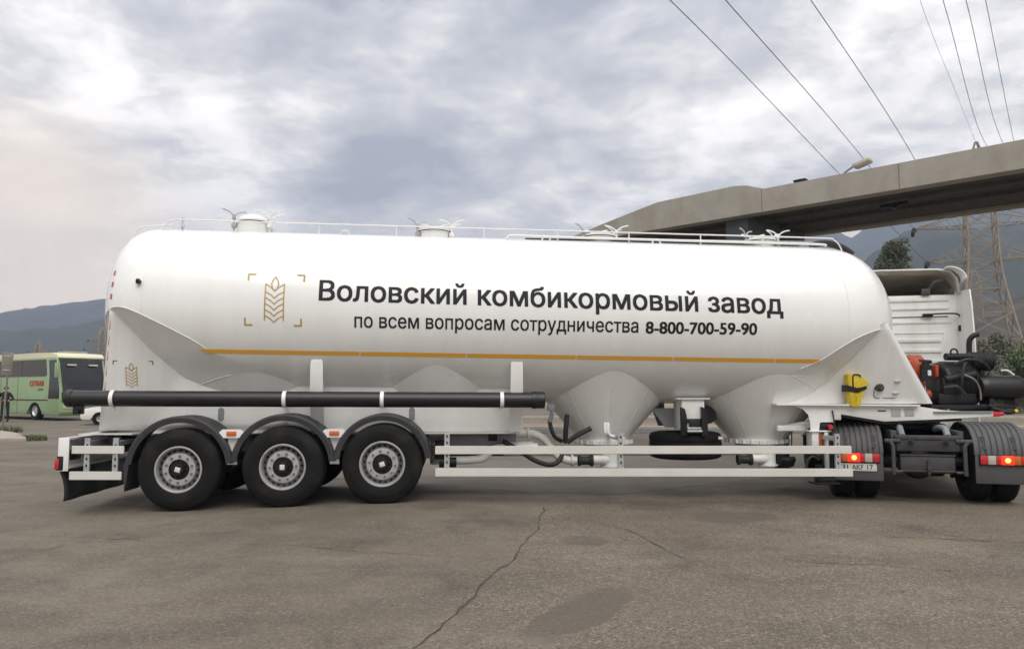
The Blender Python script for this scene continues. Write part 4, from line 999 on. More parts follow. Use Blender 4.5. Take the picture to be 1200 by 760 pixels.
# hoppers: four discharge cones, each with its flange and outlet
for h in HOP:
    a = cone_solid(h, 2.0, 40, inside=True); c = tube_solid(); me = boolean(a, c, 'DIFFERENCE'); drop(a); drop(c)
    for p_ in me.polygons: p_.use_smooth = True
    me.materials.clear(); me.materials.append(M['tank'])
    me.set_sharp_from_angle(angle=rad(35))
    ho_ = bpy.data.objects.new('hopper', me); COL.objects.link(ho_); ho_.parent = tr
    s1, r0, z0 = h['s'], h['r0'], 0.82
    for a in (rad(-92), rad(-60), rad(-128)):      # faint weld lines running down the cone
        b = MB(); pts = []
        for q in range(9):
            z = z0 + 0.02 + (1.60 - z0) * q / 8; A = interp(h['front' if math.cos(a) > 0 else 'rear'], z); B_ = interp(h['side'], z)
            pts.append((s1 + A * math.cos(a), CY + B_ * math.sin(a) * 1.002, z))
        b.tube(pts, 0.004, seg=5); b.build('weld_seam', M['tank'], ho_, smooth=60)
    b = MB(); b.lathe([(r0 - 0.05, -0.03), (r0 + 0.055, -0.03), (r0 + 0.055, -0.005), (r0 + 0.055, 0.02), (r0 + 0.02, 0.035), (r0 - 0.02, 0.04)], (s1, CY, z0 - 0.01), axis=(0, 0, 1), seg=64)
    for k in range(24):
        a = 2 * PI * k / 24; c = Vector((s1 + (r0 + 0.058) * math.cos(a), CY + (r0 + 0.058) * math.sin(a), z0 - 0.012)); b.box(c - Vector((0.018, 0.018, 0.028)), c + Vector((0.018, 0.018, 0.034)), bev=0.004, seg=1)
    b.build('flange', M['white'], ho_)
    b = MB(); b.lathe([(r0 - 0.02, 0.0), (r0 - 0.10, -0.06), (0.15, -0.10), (0.11, -0.14), (0.11, -0.30), (0.0, -0.30)], (s1, CY, z0 - 0.03), axis=(0, 0, 1), seg=40)
    b.build('outlet', M['white'], ho_)

# rear skirt housing
def skirt_y(s, z): return max(0.16, min(0.625, 0.20 + 0.2 * (2.53 - z) + 0.35 * (s + 0.9)))
def rear_s(z): return -0.945 - 0.16 * (2.55 - z) / 1.5
def skirt_side(mirror):
    b = MB(); rows = []
    for i in range(19):
        z = 1.03 + (2.62 - 1.03) * i / 18; row = []
        e0 = rear_s(z); e1 = 1.3 if z < 1.75 else 1.3 - (z - 1.75) * 1.1
        for j in range(25):
            s_ = e0 + (e1 - e0) * j / 24; y_ = skirt_y(s_, z)
            row.append((s_, y_ if not mirror else 2 * CY - y_, z))
        rows.append(row)
    vr = [[b.bm.verts.new(p) for p in r_] for r_ in rows]
    for i in range(18):
        for j in range(24): b.bm.faces.new((vr[i][j], vr[i][j + 1], vr[i + 1][j + 1], vr[i + 1][j]))
    return b
sk = None
for mr in (False, True):
    b = skirt_side(mr); o = b.build('skirt_panel', M['white'], tr, smooth=180); so = o.modifiers.new('t', 'SOLIDIFY'); so.thickness = 0.006; so.offset = 1 if mr else -1
    if not mr: sk = o
b = MB(); rows = []
for i in range(13):
    z = 1.03 + (2.58 - 1.03) * i / 12; y0 = skirt_y(rear_s(z), z)
    rows.append([(rear_s(z) - 0.22 * (1 - (1 - j / 6) ** 2), y0 + (2 * CY - 2 * y0) * j / 12, z) for j in range(13)])
vr = [[b.bm.verts.new(p) for p in r_] for r_ in rows]
for i in range(12):
    for j in range(12): b.bm.faces.new((vr[i][j], vr[i][j + 1], vr[i + 1][j + 1], vr[i + 1][j]))
b.build('rear_panel', M['white'], tr, smooth=60)
for i in range(6):      # red and white marking tape down the rear edge
    z0 = 1.35 + i * 0.2; b = MB(); y0 = skirt_y(rear_s(z0), z0) - 0.004
    b.face([(rear_s(z0) + 0.0, y0, z0), (rear_s(z0) + 0.026, y0 + 0.005, z0), (rear_s(z0 + 0.12) + 0.026, skirt_y(rear_s(z0 + 0.12), z0 + 0.12) + 0.002, z0 + 0.12), (rear_s(z0 + 0.12), skirt_y(rear_s(z0 + 0.12), z0 + 0.12) - 0.004, z0 + 0.12)])
    b.build('red_tape', M['redtape'], sk, smooth=0)
# the same emblem, small, on the skirt
def on_skirt(name, m, quads):
    bm = bmesh.new()
    for poly in quads: bm.faces.new([bm.verts.new((x_, y_, 0)) for x_, y_ in poly])
    me = bpy.data.meshes.new(name); bm.to_mesh(me); bm.free()
    return wrap_mesh(me, name, m, lambda s, q: Vector((s, skirt_y(s, q) - 0.009, q)), parent=sk, step=0.05)
on_skirt('wheat_emblem', M['gold'], ear(-0.72, 1.765, 0.50, 0.010, 0.0))
on_skirt('emblem_brackets', M['letter'], brackets(-0.70, 1.725, 0.225, 0.222, 0.045, 0.010, 0.02))

# chassis side plates, frame rails, cross members
for mr in (False, True):
    y0 = 0.625 if not mr else 2 * CY - 0.633
    b = MB(); b.prism([(1.29, 1.0), (4.52, 0.985), (4.52, 1.72), (1.29, 1.72)], 'y', y0, y0 + 0.008)
    b.prism([(-0.95, 0.985), (1.291, 0.975), (1.291, 1.035), (-0.95, 1.035)], 'y', y0 - 0.001, y0 + 0.010)
    cp_ = b.build('side_plate', M['white'], tr, smooth=0)
    b = MB(); b.box((-0.95, y0 - 0.10 if not mr else y0 - 0.01, 0.962), (4.52, y0 + 0.02 if not mr else y0 + 0.10, 0.985), bev=0.004); b.build('plate_flange', M['white'], cp_)
    if not mr:
        for s_ in (0.40, 2.98):
            b = MB(); b.prism([(s_ + 0.055 * math.cos(a) , 1.235 + 0.05 * (1 if math.sin(a) > 0 else -1) + 0.055 * math.sin(a)) for a in [2 * PI * k / 28 + 0.01 for k in range(28)]], 'y', y0 - 0.012, y0 + 0.003); b.build('slot_rim', M['white'], cp_)
            b = MB(); b.prism([(s_ + 0.042 * math.cos(a) , 1.235 + 0.05 * (1 if math.sin(a) > 0 else -1) + 0.042 * math.sin(a)) for a in [2 * PI * k / 28 + 0.01 for k in range(28)]], 'y', y0 - 0.014, y0 - 0.010); b.build('slot', M['midgrey'], cp_)
        b = MB(); b.prism([(3.93, 1.0), (4.515, 0.998), (4.515, 1.55), (3.93, 1.55)], 'y', y0 - 0.006, y0 + 0.001); b.build('end_panel', M['white'], cp_, smooth=0)
b = MB(); b.box((4.50, 0.61, 0.99), (4.515, 1.93, 1.5)); b.build('cross_plate', M['white'], tr, smooth=0)
for y_ in (0.86, 1.60):
    b = MB(); b.box((-1.2, y_, 0.72), (4.45, y_ + 0.08, 0.96), bev=0.006); b.build('frame_rail', M['midgrey'], tr)
for s_ in (0.65, 1.97, 3.4):
    b = MB(); b.box((s_ - 0.05, 0.945, 0.76), (s_ + 0.05, 1.595, 0.92), bev=0.006); b.build('cross_member', M['grey'], tr)
# tank straps rising from the chassis
for s_ in (1.725, 4.41):
    b = MB(); rings = []
    for y_, z_, w_ in ((0.285, 1.995, 0.02), (0.268, 1.985, 0.05), (0.255, 1.96, 0.072), (0.250, 1.92, 0.082), (0.255, 1.75, 0.084), (0.28, 1.55, 0.086), (0.32, 1.38, 0.088), (0.40, 1.20, 0.088), (0.46, 0.99, 0.088)):
        rings.append([(s_ - w_, y_, z_), (s_ + w_, y_, z_), (s_ + w_, y_ + 0.012, z_), (s_ - w_, y_ + 0.012, z_)])
    b.loft(rings); b.prism([(0.27, 1.95), (0.262, 1.75), (0.29, 1.55), (0.33, 1.38), (0.41, 1.2), (0.468, 0.995), (0.70, 0.995), (0.70, 1.7), (0.45, 1.9)], 'x', s_ - 0.055, s_ + 0.055)
    b.build('tank_strap', M['white'], tr, smooth=40)

# long black hose tube with white clamps
zt = lambda s: 1.4575 - 0.0045 * (s + 1.37)
b = MB(); b.cyl((-1.375, 0.10, zt(-1.375)), (4.75, 0.10, zt(4.75)), 0.102, seg=40)
b.lathe([(0.102, 0.0), (0.116, 0.0), (0.116, 0.05), (0.112, 0.06), (0.112, 0.16), (0.102, 0.17)], (4.60, 0.10, zt(4.6)), axis=(1, 0, 0), seg=40)
b.lathe([(0.02, -0.02), (0.10, -0.02), (0.112, 0.0), (0.112, 0.06), (0.102, 0.07)], (-1.375, 0.10, zt(-1.37)), axis=(1, 0, 0), seg=40)
tb = b.build('hose_tube', M['tube'], tr)
b = MB(); b.box((-1.30, 0.06, zt(-1.3) - 0.20), (-1.18, 0.14, zt(-1.3) - 0.09), bev=0.01); b.cyl((-1.24, 0.10, zt(-1.3) - 0.16), (-1.24, 0.02, zt(-1.3) - 0.16), 0.03, seg=10); b.build('end_latch', M['black'], tb)
for s_ in (-0.815, 1.352, 2.613, 4.194):
    b = MB(); b.lathe([(0.103, -0.024), (0.110, -0.024), (0.110, 0.024), (0.103, 0.024)], (s_, 0.10, zt(s_)), axis=(1, 0, 0), seg=40)
    b.box((s_ - 0.022, 0.20, zt(s_) - 0.03), (s_ + 0.022, 0.70, zt(s_) + 0.03), bev=0.004); b.box((s_ - 0.02, 0.08, zt(s_) - 0.14), (s_ + 0.02, 0.12, zt(s_) - 0.10), bev=0.004)
    b.build('clamp', M['white'], tb)

# wheels
def tyre_mesh(r=0.522, wd=0.385, rr=0.292):
    k = wd
    prof = [(rr - 0.012, 0.05), (rr, 0.018), (rr + 0.012, 0.008), (rr + 0.05, 0.0), (rr + 0.10, -0.004), (rr + 0.135, -0.003), (rr + 0.14, 0.0), (rr + 0.17, 0.004), (r - 0.030, 0.018), (r - 0.012, 0.034), (r - 0.003, 0.055)]
    tread = []
    for g in range(4):
        y_ = 0.055 + (k - 0.11) * (g + 0.5) / 4; tread += [(r, y_ - 0.030 if g else 0.062), (r, y_ + 0.02), (r - 0.012, y_ + 0.022), (r - 0.012, y_ + 0.030)] if g < 3 else [(r, y_ - 0.025), (r, k - 0.062)]
    prof += tread + [(a, k - c) for a, c in reversed(prof)]
    b = MB(); b.lathe(prof, (0, 0, 0), axis=(0, 1, 0), seg=72, ref=(1, 0, 0)); return b
def trailer_wheel(s, z, mirror=False):
    w_ = bpy.data.objects.new('wheel', None); COL.objects.link(w_); w_.parent = tr
    tyre_mesh().build('tyre', M['tyre'], w_, smooth=40)
    b = MB()
    b.lathe([(0.290, 0.030), (0.298, 0.012), (0.292, 0.004), (0.280, 0.004), (0.270, 0.016), (0.263, 0.05), (0.254, 0.10)], (0, 0, 0), axis=(0, 1, 0), seg=64, ref=(1, 0, 0))
    b.mi = 2; b.lathe([(0.262, 0.10), (0.243, 0.090), (0.222, 0.068), (0.206, 0.050)], (0, 0, 0), axis=(0, 1, 0), seg=64, ref=(1, 0, 0)); b.mi = 0
    b.lathe([(0.206, 0.050), (0.203, 0.045), (0.196, 0.044), (0.13, 0.044)], (0, 0, 0), axis=(0, 1, 0), seg=64, ref=(1, 0, 0))
    b.mi = 1
    for k in range(20):      # hand holes round the disc
        a = 2 * PI * k / 20; c = Vector((0.232 * math.cos(a), 0.073, 0.232 * math.sin(a))); n = Vector((0.75 * math.cos(a), -0.75, 0.75 * math.sin(a))).normalized()
        b.cyl(c + n * 0.004, c + n * 0.012, 0.0175, seg=10)
    b.build('rim', [M['rim'], M['black'], M['rimdark']], w_, smooth=30)
    for k in range(10):
        b = MB(); a = 2 * PI * (k + 0.5) / 10; c = Vector((0.168 * math.cos(a), 0, 0.168 * math.sin(a))); b.cyl(c + Vector((0, 0.046, 0)), c + Vector((0, 0.020, 0)), 0.017, seg=6); b.cyl(c + Vector((0, 0.022, 0)), c + Vector((0, 0.006, 0)), 0.010, seg=8)
        b.build('wheel_nut', M['rimdark'], w_)
    b = MB(); b.lathe([(0.132, 0.050), (0.130, 0.040), (0.122, 0.036), (0.112, 0.05), (0.075, 0.05), (0.072, 0.0), (0.064, -0.012), (0.0, -0.012)], (0, 0, 0), axis=(0, 1, 0), seg=40, ref=(1, 0, 0))
    for k in range(10):
        a = 2 * PI * k / 10; b.box((0.078, 0.028, -0.008), (0.118, 0.05, 0.008), rot=Matrix.Rotation(a, 4, 'Y'))
    hub = b.build('hub', M['black'], w_)
    b = MB(); b.box((-0.034, -0.022, -0.030), (0.034, -0.0125, 0.032), bev=0.006, rot=Matrix.Rotation(rad(20 * s + 12), 4, 'Y')); b.build('sticker', M['plate'], w_)
    w_.location = (s, 0, z)
    return w_
WH = [(0.053, 0.553), (1.358, 0.576), (2.63, 0.606)]
for s_, z_ in WH:
    w_ = trailer_wheel(s_, z_); w_.rotation_euler = (0, rad(37 * s_), 0)
    f_ = copy_tree(w_, tr); f_.location = (s_, 2 * CY, z_); f_.rotation_euler = (0, rad(50 * s_), PI)
    b = MB(); b.cyl((s_, 0.12, z_), (s_, 2 * CY - 0.12, z_), 0.065, seg=16); b.cyl((s_, 0.42, z_), (s_, 0.55, z_), 0.20, seg=24); b.cyl((s_, 1.99, z_), (s_, 2.12, z_), 0.20, seg=24); b.build('axle', M['black'], tr)
    for y_ in (0.80, 1.55):
        b = MB(); b.box((s_ - 0.50, y_, z_ - 0.05), (s_ + 0.12, y_ + 0.09, z_ + 0.06), bev=0.01, rot=Matrix.Translation((s_, y_, z_)) @ Matrix.Rotation(rad(-6), 4, 'Y') @ Matrix.Translation((-s_, -y_, -z_)))
        b.lathe([(0.0, 0.0), (0.12, 0.0), (0.14, 0.05), (0.13, 0.10), (0.14, 0.15), (0.12, 0.20), (0.0, 0.20)], (s_ + 0.40, y_ + 0.05, 0.56), axis=(0, 0, 1), seg=24)
        b.build('suspension_arm', M['black'], tr)
    # fender: a rolled black plastic arch, lipped outwards, and the rear one with a flap
    zf = z_ + 0.005; rf = 0.672 if s_ < 2 else 0.640
    a0, a1 = rad(6), rad(174)
    def prof_f(r): return [(r - 0.085, 0.014), (r - 0.080, 0.0), (r - 0.022, -0.008), (r, 0.012), (r + 0.004, 0.10), (r + 0.004, 0.50), (r - 0.004, 0.50), (r - 0.004, 0.10), (r - 0.022, 0.024), (r - 0.075, 0.014)]
    for mr in (False, True):
        b = MB(); b.lathe(prof_f(rf), (s_, 0.015, zf), axis=(0, 1, 0), seg=48, a0=-a0, a1=-a1, ref=(1, 0, 0))
        if s_ < 0.5:
            b.loft([[(s_ - rf - 0.005, y_, zf + 0.08), (s_ - rf + 0.06, y_, zf + 0.08), (s_ - rf + 0.035, y_, 0.28 + 0.10), (s_ - rf + 0.015, y_, 0.28)] for y_ in (0.012, 0.51)])
        if mr:
            for v in b.bm.verts: v.co.y = 2 * CY - v.co.y
        b.build('fender', M['fender'], tr, smooth=40)
# side marker brackets between the wheels
for s_ in (0.70, 2.005):
    b = MB(); z_ = 1.005; b.prism([(s_ - 0.155, z_ - 0.055), (s_ + 0.155, z_ - 0.055), (s_ + 0.155, z_ + 0.02), (s_ + 0.115, z_ + 0.055), (s_ - 0.115, z_ + 0.055), (s_ - 0.155, z_ + 0.02)], 'y', 0.03, 0.036)
    b.box((s_ - 0.02, 0.036, z_ - 0.02), (s_ + 0.02, 0.70, z_ + 0.02)); b.box((s_ - 0.06, 0.10, z_ - 0.40), (s_ + 0.06, 0.108, z_ - 0.052))
    mk = b.build('marker_bracket', M['white'], tr)
    b = MB(); b.box((s_ - 0.062, 0.014, z_ - 0.028), (s_ + 0.062, 0.031, z_ + 0.03), bev=0.006); b.build('reflector', M['amber'], mk)

# side guards: slotted posts and pale aluminium rails
def guard_rails(rails, posts, name='side_guard'):
    g = bpy.data.objects.new(name, None); COL.objects.link(g); g.parent = tr
    for (s0, s1, za, zb, h) in rails:
        b = MB(); b.loft([[(s, y_, z) for (y_, z) in ((0.030, zz - h / 2), (0.052, zz - h / 2), (0.052, zz + h / 2), (0.030, zz + h / 2))] for s, zz in ((s0, za), (s1, zb))])
        bmesh.ops.bevel(b.bm, geom=b.bm.edges[:], offset=0.005, segments=2, affect='EDGES')
        b.build('rail', M['offwhite'], g)
    for (s, zt_, zb_) in posts:
        b = MB(); b.box((s - 0.034, 0.0535, zb_), (s + 0.034, 0.0585, zt_)); b.box((s - 0.034, 0.0585, zb_), (s - 0.030, 0.095, zt_)); b.box((s + 0.030, 0.0585, zb_), (s + 0.034, 0.095, zt_))
        b.box((s - 0.03, 0.095, zt_ - 0.10), (s + 0.03, 0.86, zt_ - 0.04), bev=0.004)
        po = b.build('post', M['galv'], g, smooth=0)
        b = MB(); z = zb_ + 0.06
        while z < zt_ - 0.05:
            b.box((s - 0.010, 0.0515, z), (s + 0.010, 0.0537, z + 0.035)); z += 0.085
        b.build('slots', M['black'], g, smooth=0)
guard_rails([(3.314, 8.985, 0.780, 0.752, 0.108), (3.318, 8.995, 0.492, 0.443, 0.108)], [(3.469, 1.00, 0.455), (5.79, 0.99, 0.435), (8.80, 0.97, 0.41)])
guard_rails([(-1.274, -0.632, 0.810, 0.805, 0.10), (-1.291, -0.651, 0.486, 0.480, 0.105)], [(-1.095, 0.955, 0.445), (-0.745, 0.955, 0.44)])
# valve clips hanging beside the right-hand post
b = MB(); b.tube([(5.66, 0.36, 1.11), (5.68, 0.36, 0.98), (5.74, 0.36, 0.93), (5.83, 0.10, 0.925)], 0.022, smooth=3); b.box((5.62, 0.345, 0.97), (5.70, 0.375, 1.12), bev=0.008); b.build('vibrator_bracket', M['white'], tr)

# rear bumper, lamps and full-width flap
bu = MB(); bu.prism([(-1.415, 0.575), (-1.30, 0.575), (-1.30, 0.60), (-1.40, 0.60), (-1.40, 0.935), (-1.30, 0.935), (-1.30, 0.96), (-1.415, 0.96)], 'y', 0.02, 2 * CY - 0.02)
bu.box((-1.425, 0.004, 0.545), (-1.295, 0.019, 0.965), bev=0.004); bu.box((-1.425, 2 * CY - 0.019, 0.545), (-1.295, 2 * CY - 0.004, 0.965), bev=0.004)
bump = bu.build('rear_bumper', M['white'], tr)
for y_ in (0.72, 1.82):
    b = MB(); b.box((-1.399, y_ - 0.05, 0.80), (-0.9, y_ + 0.05, 0.93), bev=0.006); b.build('bumper_arm', M['midgrey'], bump)
b = MB(); b.box((-1.399, 0.25, 0.66), (-1.36, 0.52, 0.80), bev=0.02); b.box((-1.399, 0.62, 0.70), (-1.36, 0.76, 0.82), bev=0.02); b.build('lamp_back', M['black'], bump)
for mr in (0, 1):
    y0, y1 = (-0.002, 0.14) if not mr else (2 * CY - 0.14, 2 * CY + 0.002)
    b = MB(); b.box((-1.44, y0, 0.55), (-1.352, y1, 0.735), bev=0.014); lm = b.build('tail_lamp', M['black'], tr)
    b = MB(); b.box((-1.462, y0 - 0.004, 0.565), (-1.405, y1 + 0.004, 0.705), bev=0.012); b.build('lens', M['red'], lm)
b = MB(); rows = []
for i in range(9):
    z = 0.575 - (0.575 - 0.165) * i / 8; bow = 0.035 * math.sin(PI * i / 8) - 0.05 * (1 - i / 8) + 0.03 * (i / 8)
    rows.append([(-1.385 + bow + 0.015 * math.sin(j * 1.3), 0.05 + 2.44 * j / 16, z) for j in range(17)])
vr = [[b.bm.verts.new(p) for p in r_] for r_ in rows]
for i in range(8):
    for j in range(16): b.bm.faces.new((vr[i][j], vr[i][j + 1], vr[i + 1][j + 1], vr[i + 1][j]))
o = b.build('rear_flap', M['blacksoft'], bump, smooth=180); so = o.modifiers.new('t', 'SOLIDIFY'); so.thickness = 0.008
b = MB(); b.prism([(-1.29, 0.985), (-0.62, 0.985), (-0.62, 1.0), (-1.29, 1.0)], 'y', 0.24, 2.3); b.build('rear_platform', M['white'], tr, smooth=0)
b = MB(); b.cyl((-0.9, 0.45, 0.86), (-0.9, 0.95, 0.86), 0.10, seg=20); b.box((-1.12, 0.7, 0.74), (-0.72, 0.86, 0.95), bev=0.02); b.tube([(-1.3, 0.4, 0.72), (-1.0, 0.5, 0.80), (-0.7, 0.6, 0.84), (-0.4, 0.7, 0.7)], 0.018, smooth=4); b.build('air_reservoir', M['grey'], tr)

# ---- gooseneck at the front
def neck_y(s, z): return max(0.10, min(0.58, 0.10 + 0.36 * (2.47 - z) / 1.1 + 0.35 * max(0, 9.62 - s)))
def neck_front(z): return 9.70 + (10.52 - 9.70) * (2.47 - z) / 1.10
def neck_rear(z): return 8.15 + max(0, (z - 1.37)) * 1.02 if z < 1.62 else 8.405 + (z - 1.62) * 1.3
neck = None
for mr in (False, True):
    b = MB(); rows = []
    for i in range(23):
        z = 1.37 + (2.50 - 1.37) * i / 22; e0, e1 = neck_rear(z), neck_front(z); row = []
        for j in range(31):
            s_ = e0 + (e1 - e0) * j / 30; y_ = neck_y(s_, z)
            t = max(0, (s_ - (e1 - 0.16)) / 0.16); y_ += 0.12 * t * t
            row.append((s_, y_ if not mr else 2 * CY - y_, z))
        # wrap round to the front
        y_ = neck_y(e1, z) + 0.12
        for k in range(1, 7):
            yy = y_ + (CY - y_) * k / 6; row.append((e1 + 0.10 * math.sin(min(1, k / 3) * PI / 2), yy if not mr else 2 * CY - yy, z))
        rows.append(row)
    vr = [[b.bm.verts.new(p) for p in r_] for r_ in rows]
    for i in range(22):
        for j in range(len(vr[0]) - 1): b.bm.faces.new((vr[i][j], vr[i][j + 1], vr[i + 1][j + 1], vr[i + 1][j]))
    o = b.build('neck_panel', M['white'], tr, smooth=180)
    if not mr: neck = o
# flange along the bottom of the neck, and the tapering coupler box below it
b = MB(); b.prism([(8.10, 1.352), (10.22, 1.335), (10.22, 1.357), (8.10, 1.374)], 'y', 0.40, 2 * CY - 0.40); b.build('neck_flange', M['white'], tr, smooth=0)
b = MB(); b.prism([(8.60, 1.30), (9.72, 1.115), (10.62, 1.15), (11.36, 1.185), (11.36, 1.235), (10.62, 1.275), (10.22, 1.334), (8.60, 1.351)], 'y', 0.47, 2 * CY - 0.47, bev=0.004)
cb = b.build('coupler_box', M['white'], tr, smooth=30)
b = MB(); b.prism([(8.62, 1.293), (9.72, 1.108), (10.62, 1.143), (10.9, 1.150), (10.9, 1.120), (9.72, 1.078), (8.62, 1.262)], 'y', 0.50, 2 * CY - 0.50); b.build('rub_plate', M['black'], cb, smooth=0)
for s0, s1_, z0 in ((10.02, 10.16, 1.19), (9.82, 9.96, 1.185)):
    b = MB(); b.box((s0, 0.462, z0), (s1_, 0.4695, z0 + 0.11), bev=0.003); b.build('data_plate', M['stone'], cb)
b = MB(); b.box((9.62, 0.462, 1.262), (9.74, 0.4695, 1.278)); b.build('slot', M['black'], cb, smooth=0)
b = MB(); b.box((10.45, 0.44, 1.238), (11.35, 0.468, 1.262), bev=0.004); b.build('deck_lip', M['midgrey'], cb)
b = MB(); b.tube([(11.36, 0.62, 1.21), (11.62, 0.62, 1.22)], 0.03, seg=8); b.box((11.40, 0.56, 1.18), (11.54, 0.68, 1.25), bev=0.012); b.build('coupling', M['red'], cb)
b = MB()
b.tube([(11.5, 0.7, 1.30), (11.62, 0.68, 1.26), (11.72, 0.66, 1.24), (11.82, 0.66, 1.25)], 0.035, smooth=3); b.tube([(11.52, 0.8, 1.33), (11.66, 0.78, 1.28), (11.78, 0.78, 1.26)], 0.035, smooth=3); b.build('hose_couplings', M['black'], cb)
b = MB(); b.cyl((11.82, 0.66, 1.25), (11.87, 0.66, 1.255), 0.03, seg=14); b.build('brass_cap', M['yellow'], cb)
# small service door on the neck
yd = lambda s, z: neck_y(s, z) - 0.006
def door_strip(pts, wd):
    b = MB()
    for (a, c) in zip(pts[:-1], pts[1:]):
        a, c = Vector(a), Vector(c); t = (c - a).normalized(); n = Vector((-t.y, t.x)) * wd / 2; q = [a - n - t * wd / 3, c - n + t * wd / 3, c + n + t * wd / 3, a + n - t * wd / 3]
        b.face([(p_.x, yd(p_.x, p_.y), p_.y) for p_ in q])
    return b
door_strip([(9.55, 1.60), (9.55, 1.50), (9.565, 1.465), (9.60, 1.45), (9.86, 1.45)], 0.014).build('door_gap', M['midgrey'], neck, smooth=0)
for z_ in (1.52, 1.69):
    b = MB(); b.box((9.82, yd(9.85, z_) - 0.018, z_ - 0.014), (9.90, yd(9.85, z_) + 0.03, z_ + 0.014), bev=0.004); b.build('hinge', M['galv'], neck)
b = MB(); p = Vector((9.61, yd(9.61, 1.60), 1.60)); b.cyl(p + Vector((0, 0.02, 0)), p - Vector((0, 0.03, 0)), 0.055, seg=18); b.cyl(p - Vector((0, 0.03, 0)), p - Vector((0, 0.05, 0)), 0.03, seg=12); b.build('lock', M['grey'], neck)
# landing legs
for mr in (0, 1):
    y0, y1 = (0.46, 0.64) if not mr else (2 * CY - 0.64, 2 * CY - 0.46)
    b = MB()
    arc = [(8.58 + 0.12 - 0.12 * math.cos(a), 1.15 + 0.14 * math.sin(a)) for a in [rad(8 * k) for k in range(12)]]
    b.prism([(8.96, 1.295), (8.60, 1.345), (8.36, 1.345), (8.50, 1.30), (8.585, 1.22), (8.61, 1.10), (8.615, 0.99), (8.735, 0.99), (8.755, 1.11), (8.96, 1.11)], 'y', y0, y0 + 0.012)
    b.box((8.70, y0 + 0.012, 1.11), (8.96, y1, 1.295), bev=0.01); b.box((8.58, y0 - 0.03, 0.975), (8.90, y1, 0.995), bev=0.004); b.box((8.63, y0, 0.74), (8.73, y1, 0.975), bev=0.006)
    lg = b.build('landing_leg', M['white'], tr)
    b = MB(); b.box((8.83, y0 + 0.02, 0.40), (8.93, y0 + 0.14, 1.10), bev=0.008); b.box((8.76, y0 - 0.01, 0.995), (8.92, y0 + 0.02, 1.09), bev=0.01); b.box((8.74, y0 + 0.05, 0.30), (8.95, y1, 0.50), bev=0.02); b.box((8.66, y0 - 0.02, 0.235), (9.02, y1 + 0.06, 0.265), bev=0.01); b.box((8.72, y0, 0.265), (8.97, y1, 0.33), bev=0.015)
    b.build('leg_foot', M['black'], lg)
    b = MB(); b.box((8.80, y0 - 0.03, 0.38), (8.86, y0 + 0.018, 0.97), bev=0.006); b.build('inner_tube', M['galv'], lg)
    b = MB(); b.cyl((8.88, y0 - 0.02, 1.045), (8.88, y0 - 0.07, 1.045), 0.035, seg=14); b.build('red_valve', M['red'], lg)
    b = MB(); b.tube([(8.93, y0 - 0.02, 1.28), (8.945, y0 - 0.05, 1.0), (8.94, y0 - 0.04, 0.6)], 0.010, smooth=4); b.tube([(8.52, y0, 0.42), (8.56, y0, 0.58), (8.64, y0, 0.63), (8.72, y0, 0.58)], 0.018, smooth=4); b.build('leg_hose', M['blacksoft'], lg)
    b = MB(); b.box((8.965, y0 - 0.005, 1.14), (9.07, y0 + 0.03, 1.28), bev=0.012); b.build('lamp_box', M['offwhite'], lg)
    b = MB(); b.box((8.70, y0 + 0.02, 0.70), (8.80, y0 + 0.08, 0.96), bev=0.01); b.build('amber_plate', M['amber'], lg)
b = MB(); b.cyl((8.2, 0.9, 1.0), (8.75, 0.55, 1.12), 0.03, seg=10); b.box((8.2, 0.62, 0.98), (8.62, 0.68, 1.06), bev=0.006); b.build('leg_brace', M['white'], tr)

# compressor on the front deck
cm = MB(); cm.box((10.62, 0.78, 1.285), (11.95, 1.78, 1.345), bev=0.01); cm.box((10.72, 0.70, 1.24), (10.82, 1.85, 1.285)); cm.box((11.6, 0.72, 1.20), (11.7, 1.85, 1.285)); comp = cm.build('compressor', M['black'], tr)
b = MB(); b.lathe([(0.0, 0.0), (0.10, 0.005), (0.16, 0.03), (0.185, 0.08), (0.187, 0.12), (0.187, 0.62), (0.185, 0.66), (0.16, 0.71), (0.10, 0.735), (0.0, 0.74)], (11.42, 0.92, 1.60), axis=(1, 0, 0), seg=48)
b.box((11.55, 0.80, 1.35), (11.62, 1.04, 1.44)); b.box((11.95, 0.80, 1.35), (12.02, 1.04, 1.44)); b.build('silencer_drum', M['tube'], comp)
b = MB(); b.lathe([(0, 0), (0.24, 0.0), (0.30, 0.04), (0.31, 0.09), (0.31, 0.50), (0.28, 0.55), (0.0, 0.56)], (10.92, 1.15, 1.68), axis=(1, 0, 0), seg=40)
for q in range(9): b.lathe([(0.31, 0.10 + q * 0.045), (0.325, 0.11 + q * 0.045), (0.31, 0.12 + q * 0.045)], (10.92, 1.15, 1.68), axis=(1, 0, 0), seg=40)
b.box((10.80, 0.86, 1.345), (11.40, 1.42, 1.52), bev=0.03); b.box((10.86, 0.84, 1.50), (11.18, 1.02, 1.74), bev=0.04); b.cyl((10.90, 0.86, 1.72), (11.38, 0.86, 1.80), 0.06, seg=16)
b.build('blower', M['black'], comp)
b = MB(); b.lathe([(0, 0), (0.16, 0.0), (0.19, 0.04), (0.19, 0.10), (0.12, 0.14), (0, 0.14)], (11.36, 1.05, 1.74), axis=(0.3, -1, 0), seg=30); b.box((11.20, 0.93, 1.345), (11.50, 1.10, 1.62), bev=0.05); b.build('gear_case', M['black'], comp)
b = MB(); b.cyl((11.02, 1.0, 2.07), (11.78, 1.0, 2.07), 0.055, seg=18); b.cyl((11.42, 1.05, 2.00), (11.76, 1.05, 2.00), 0.135, seg=28)
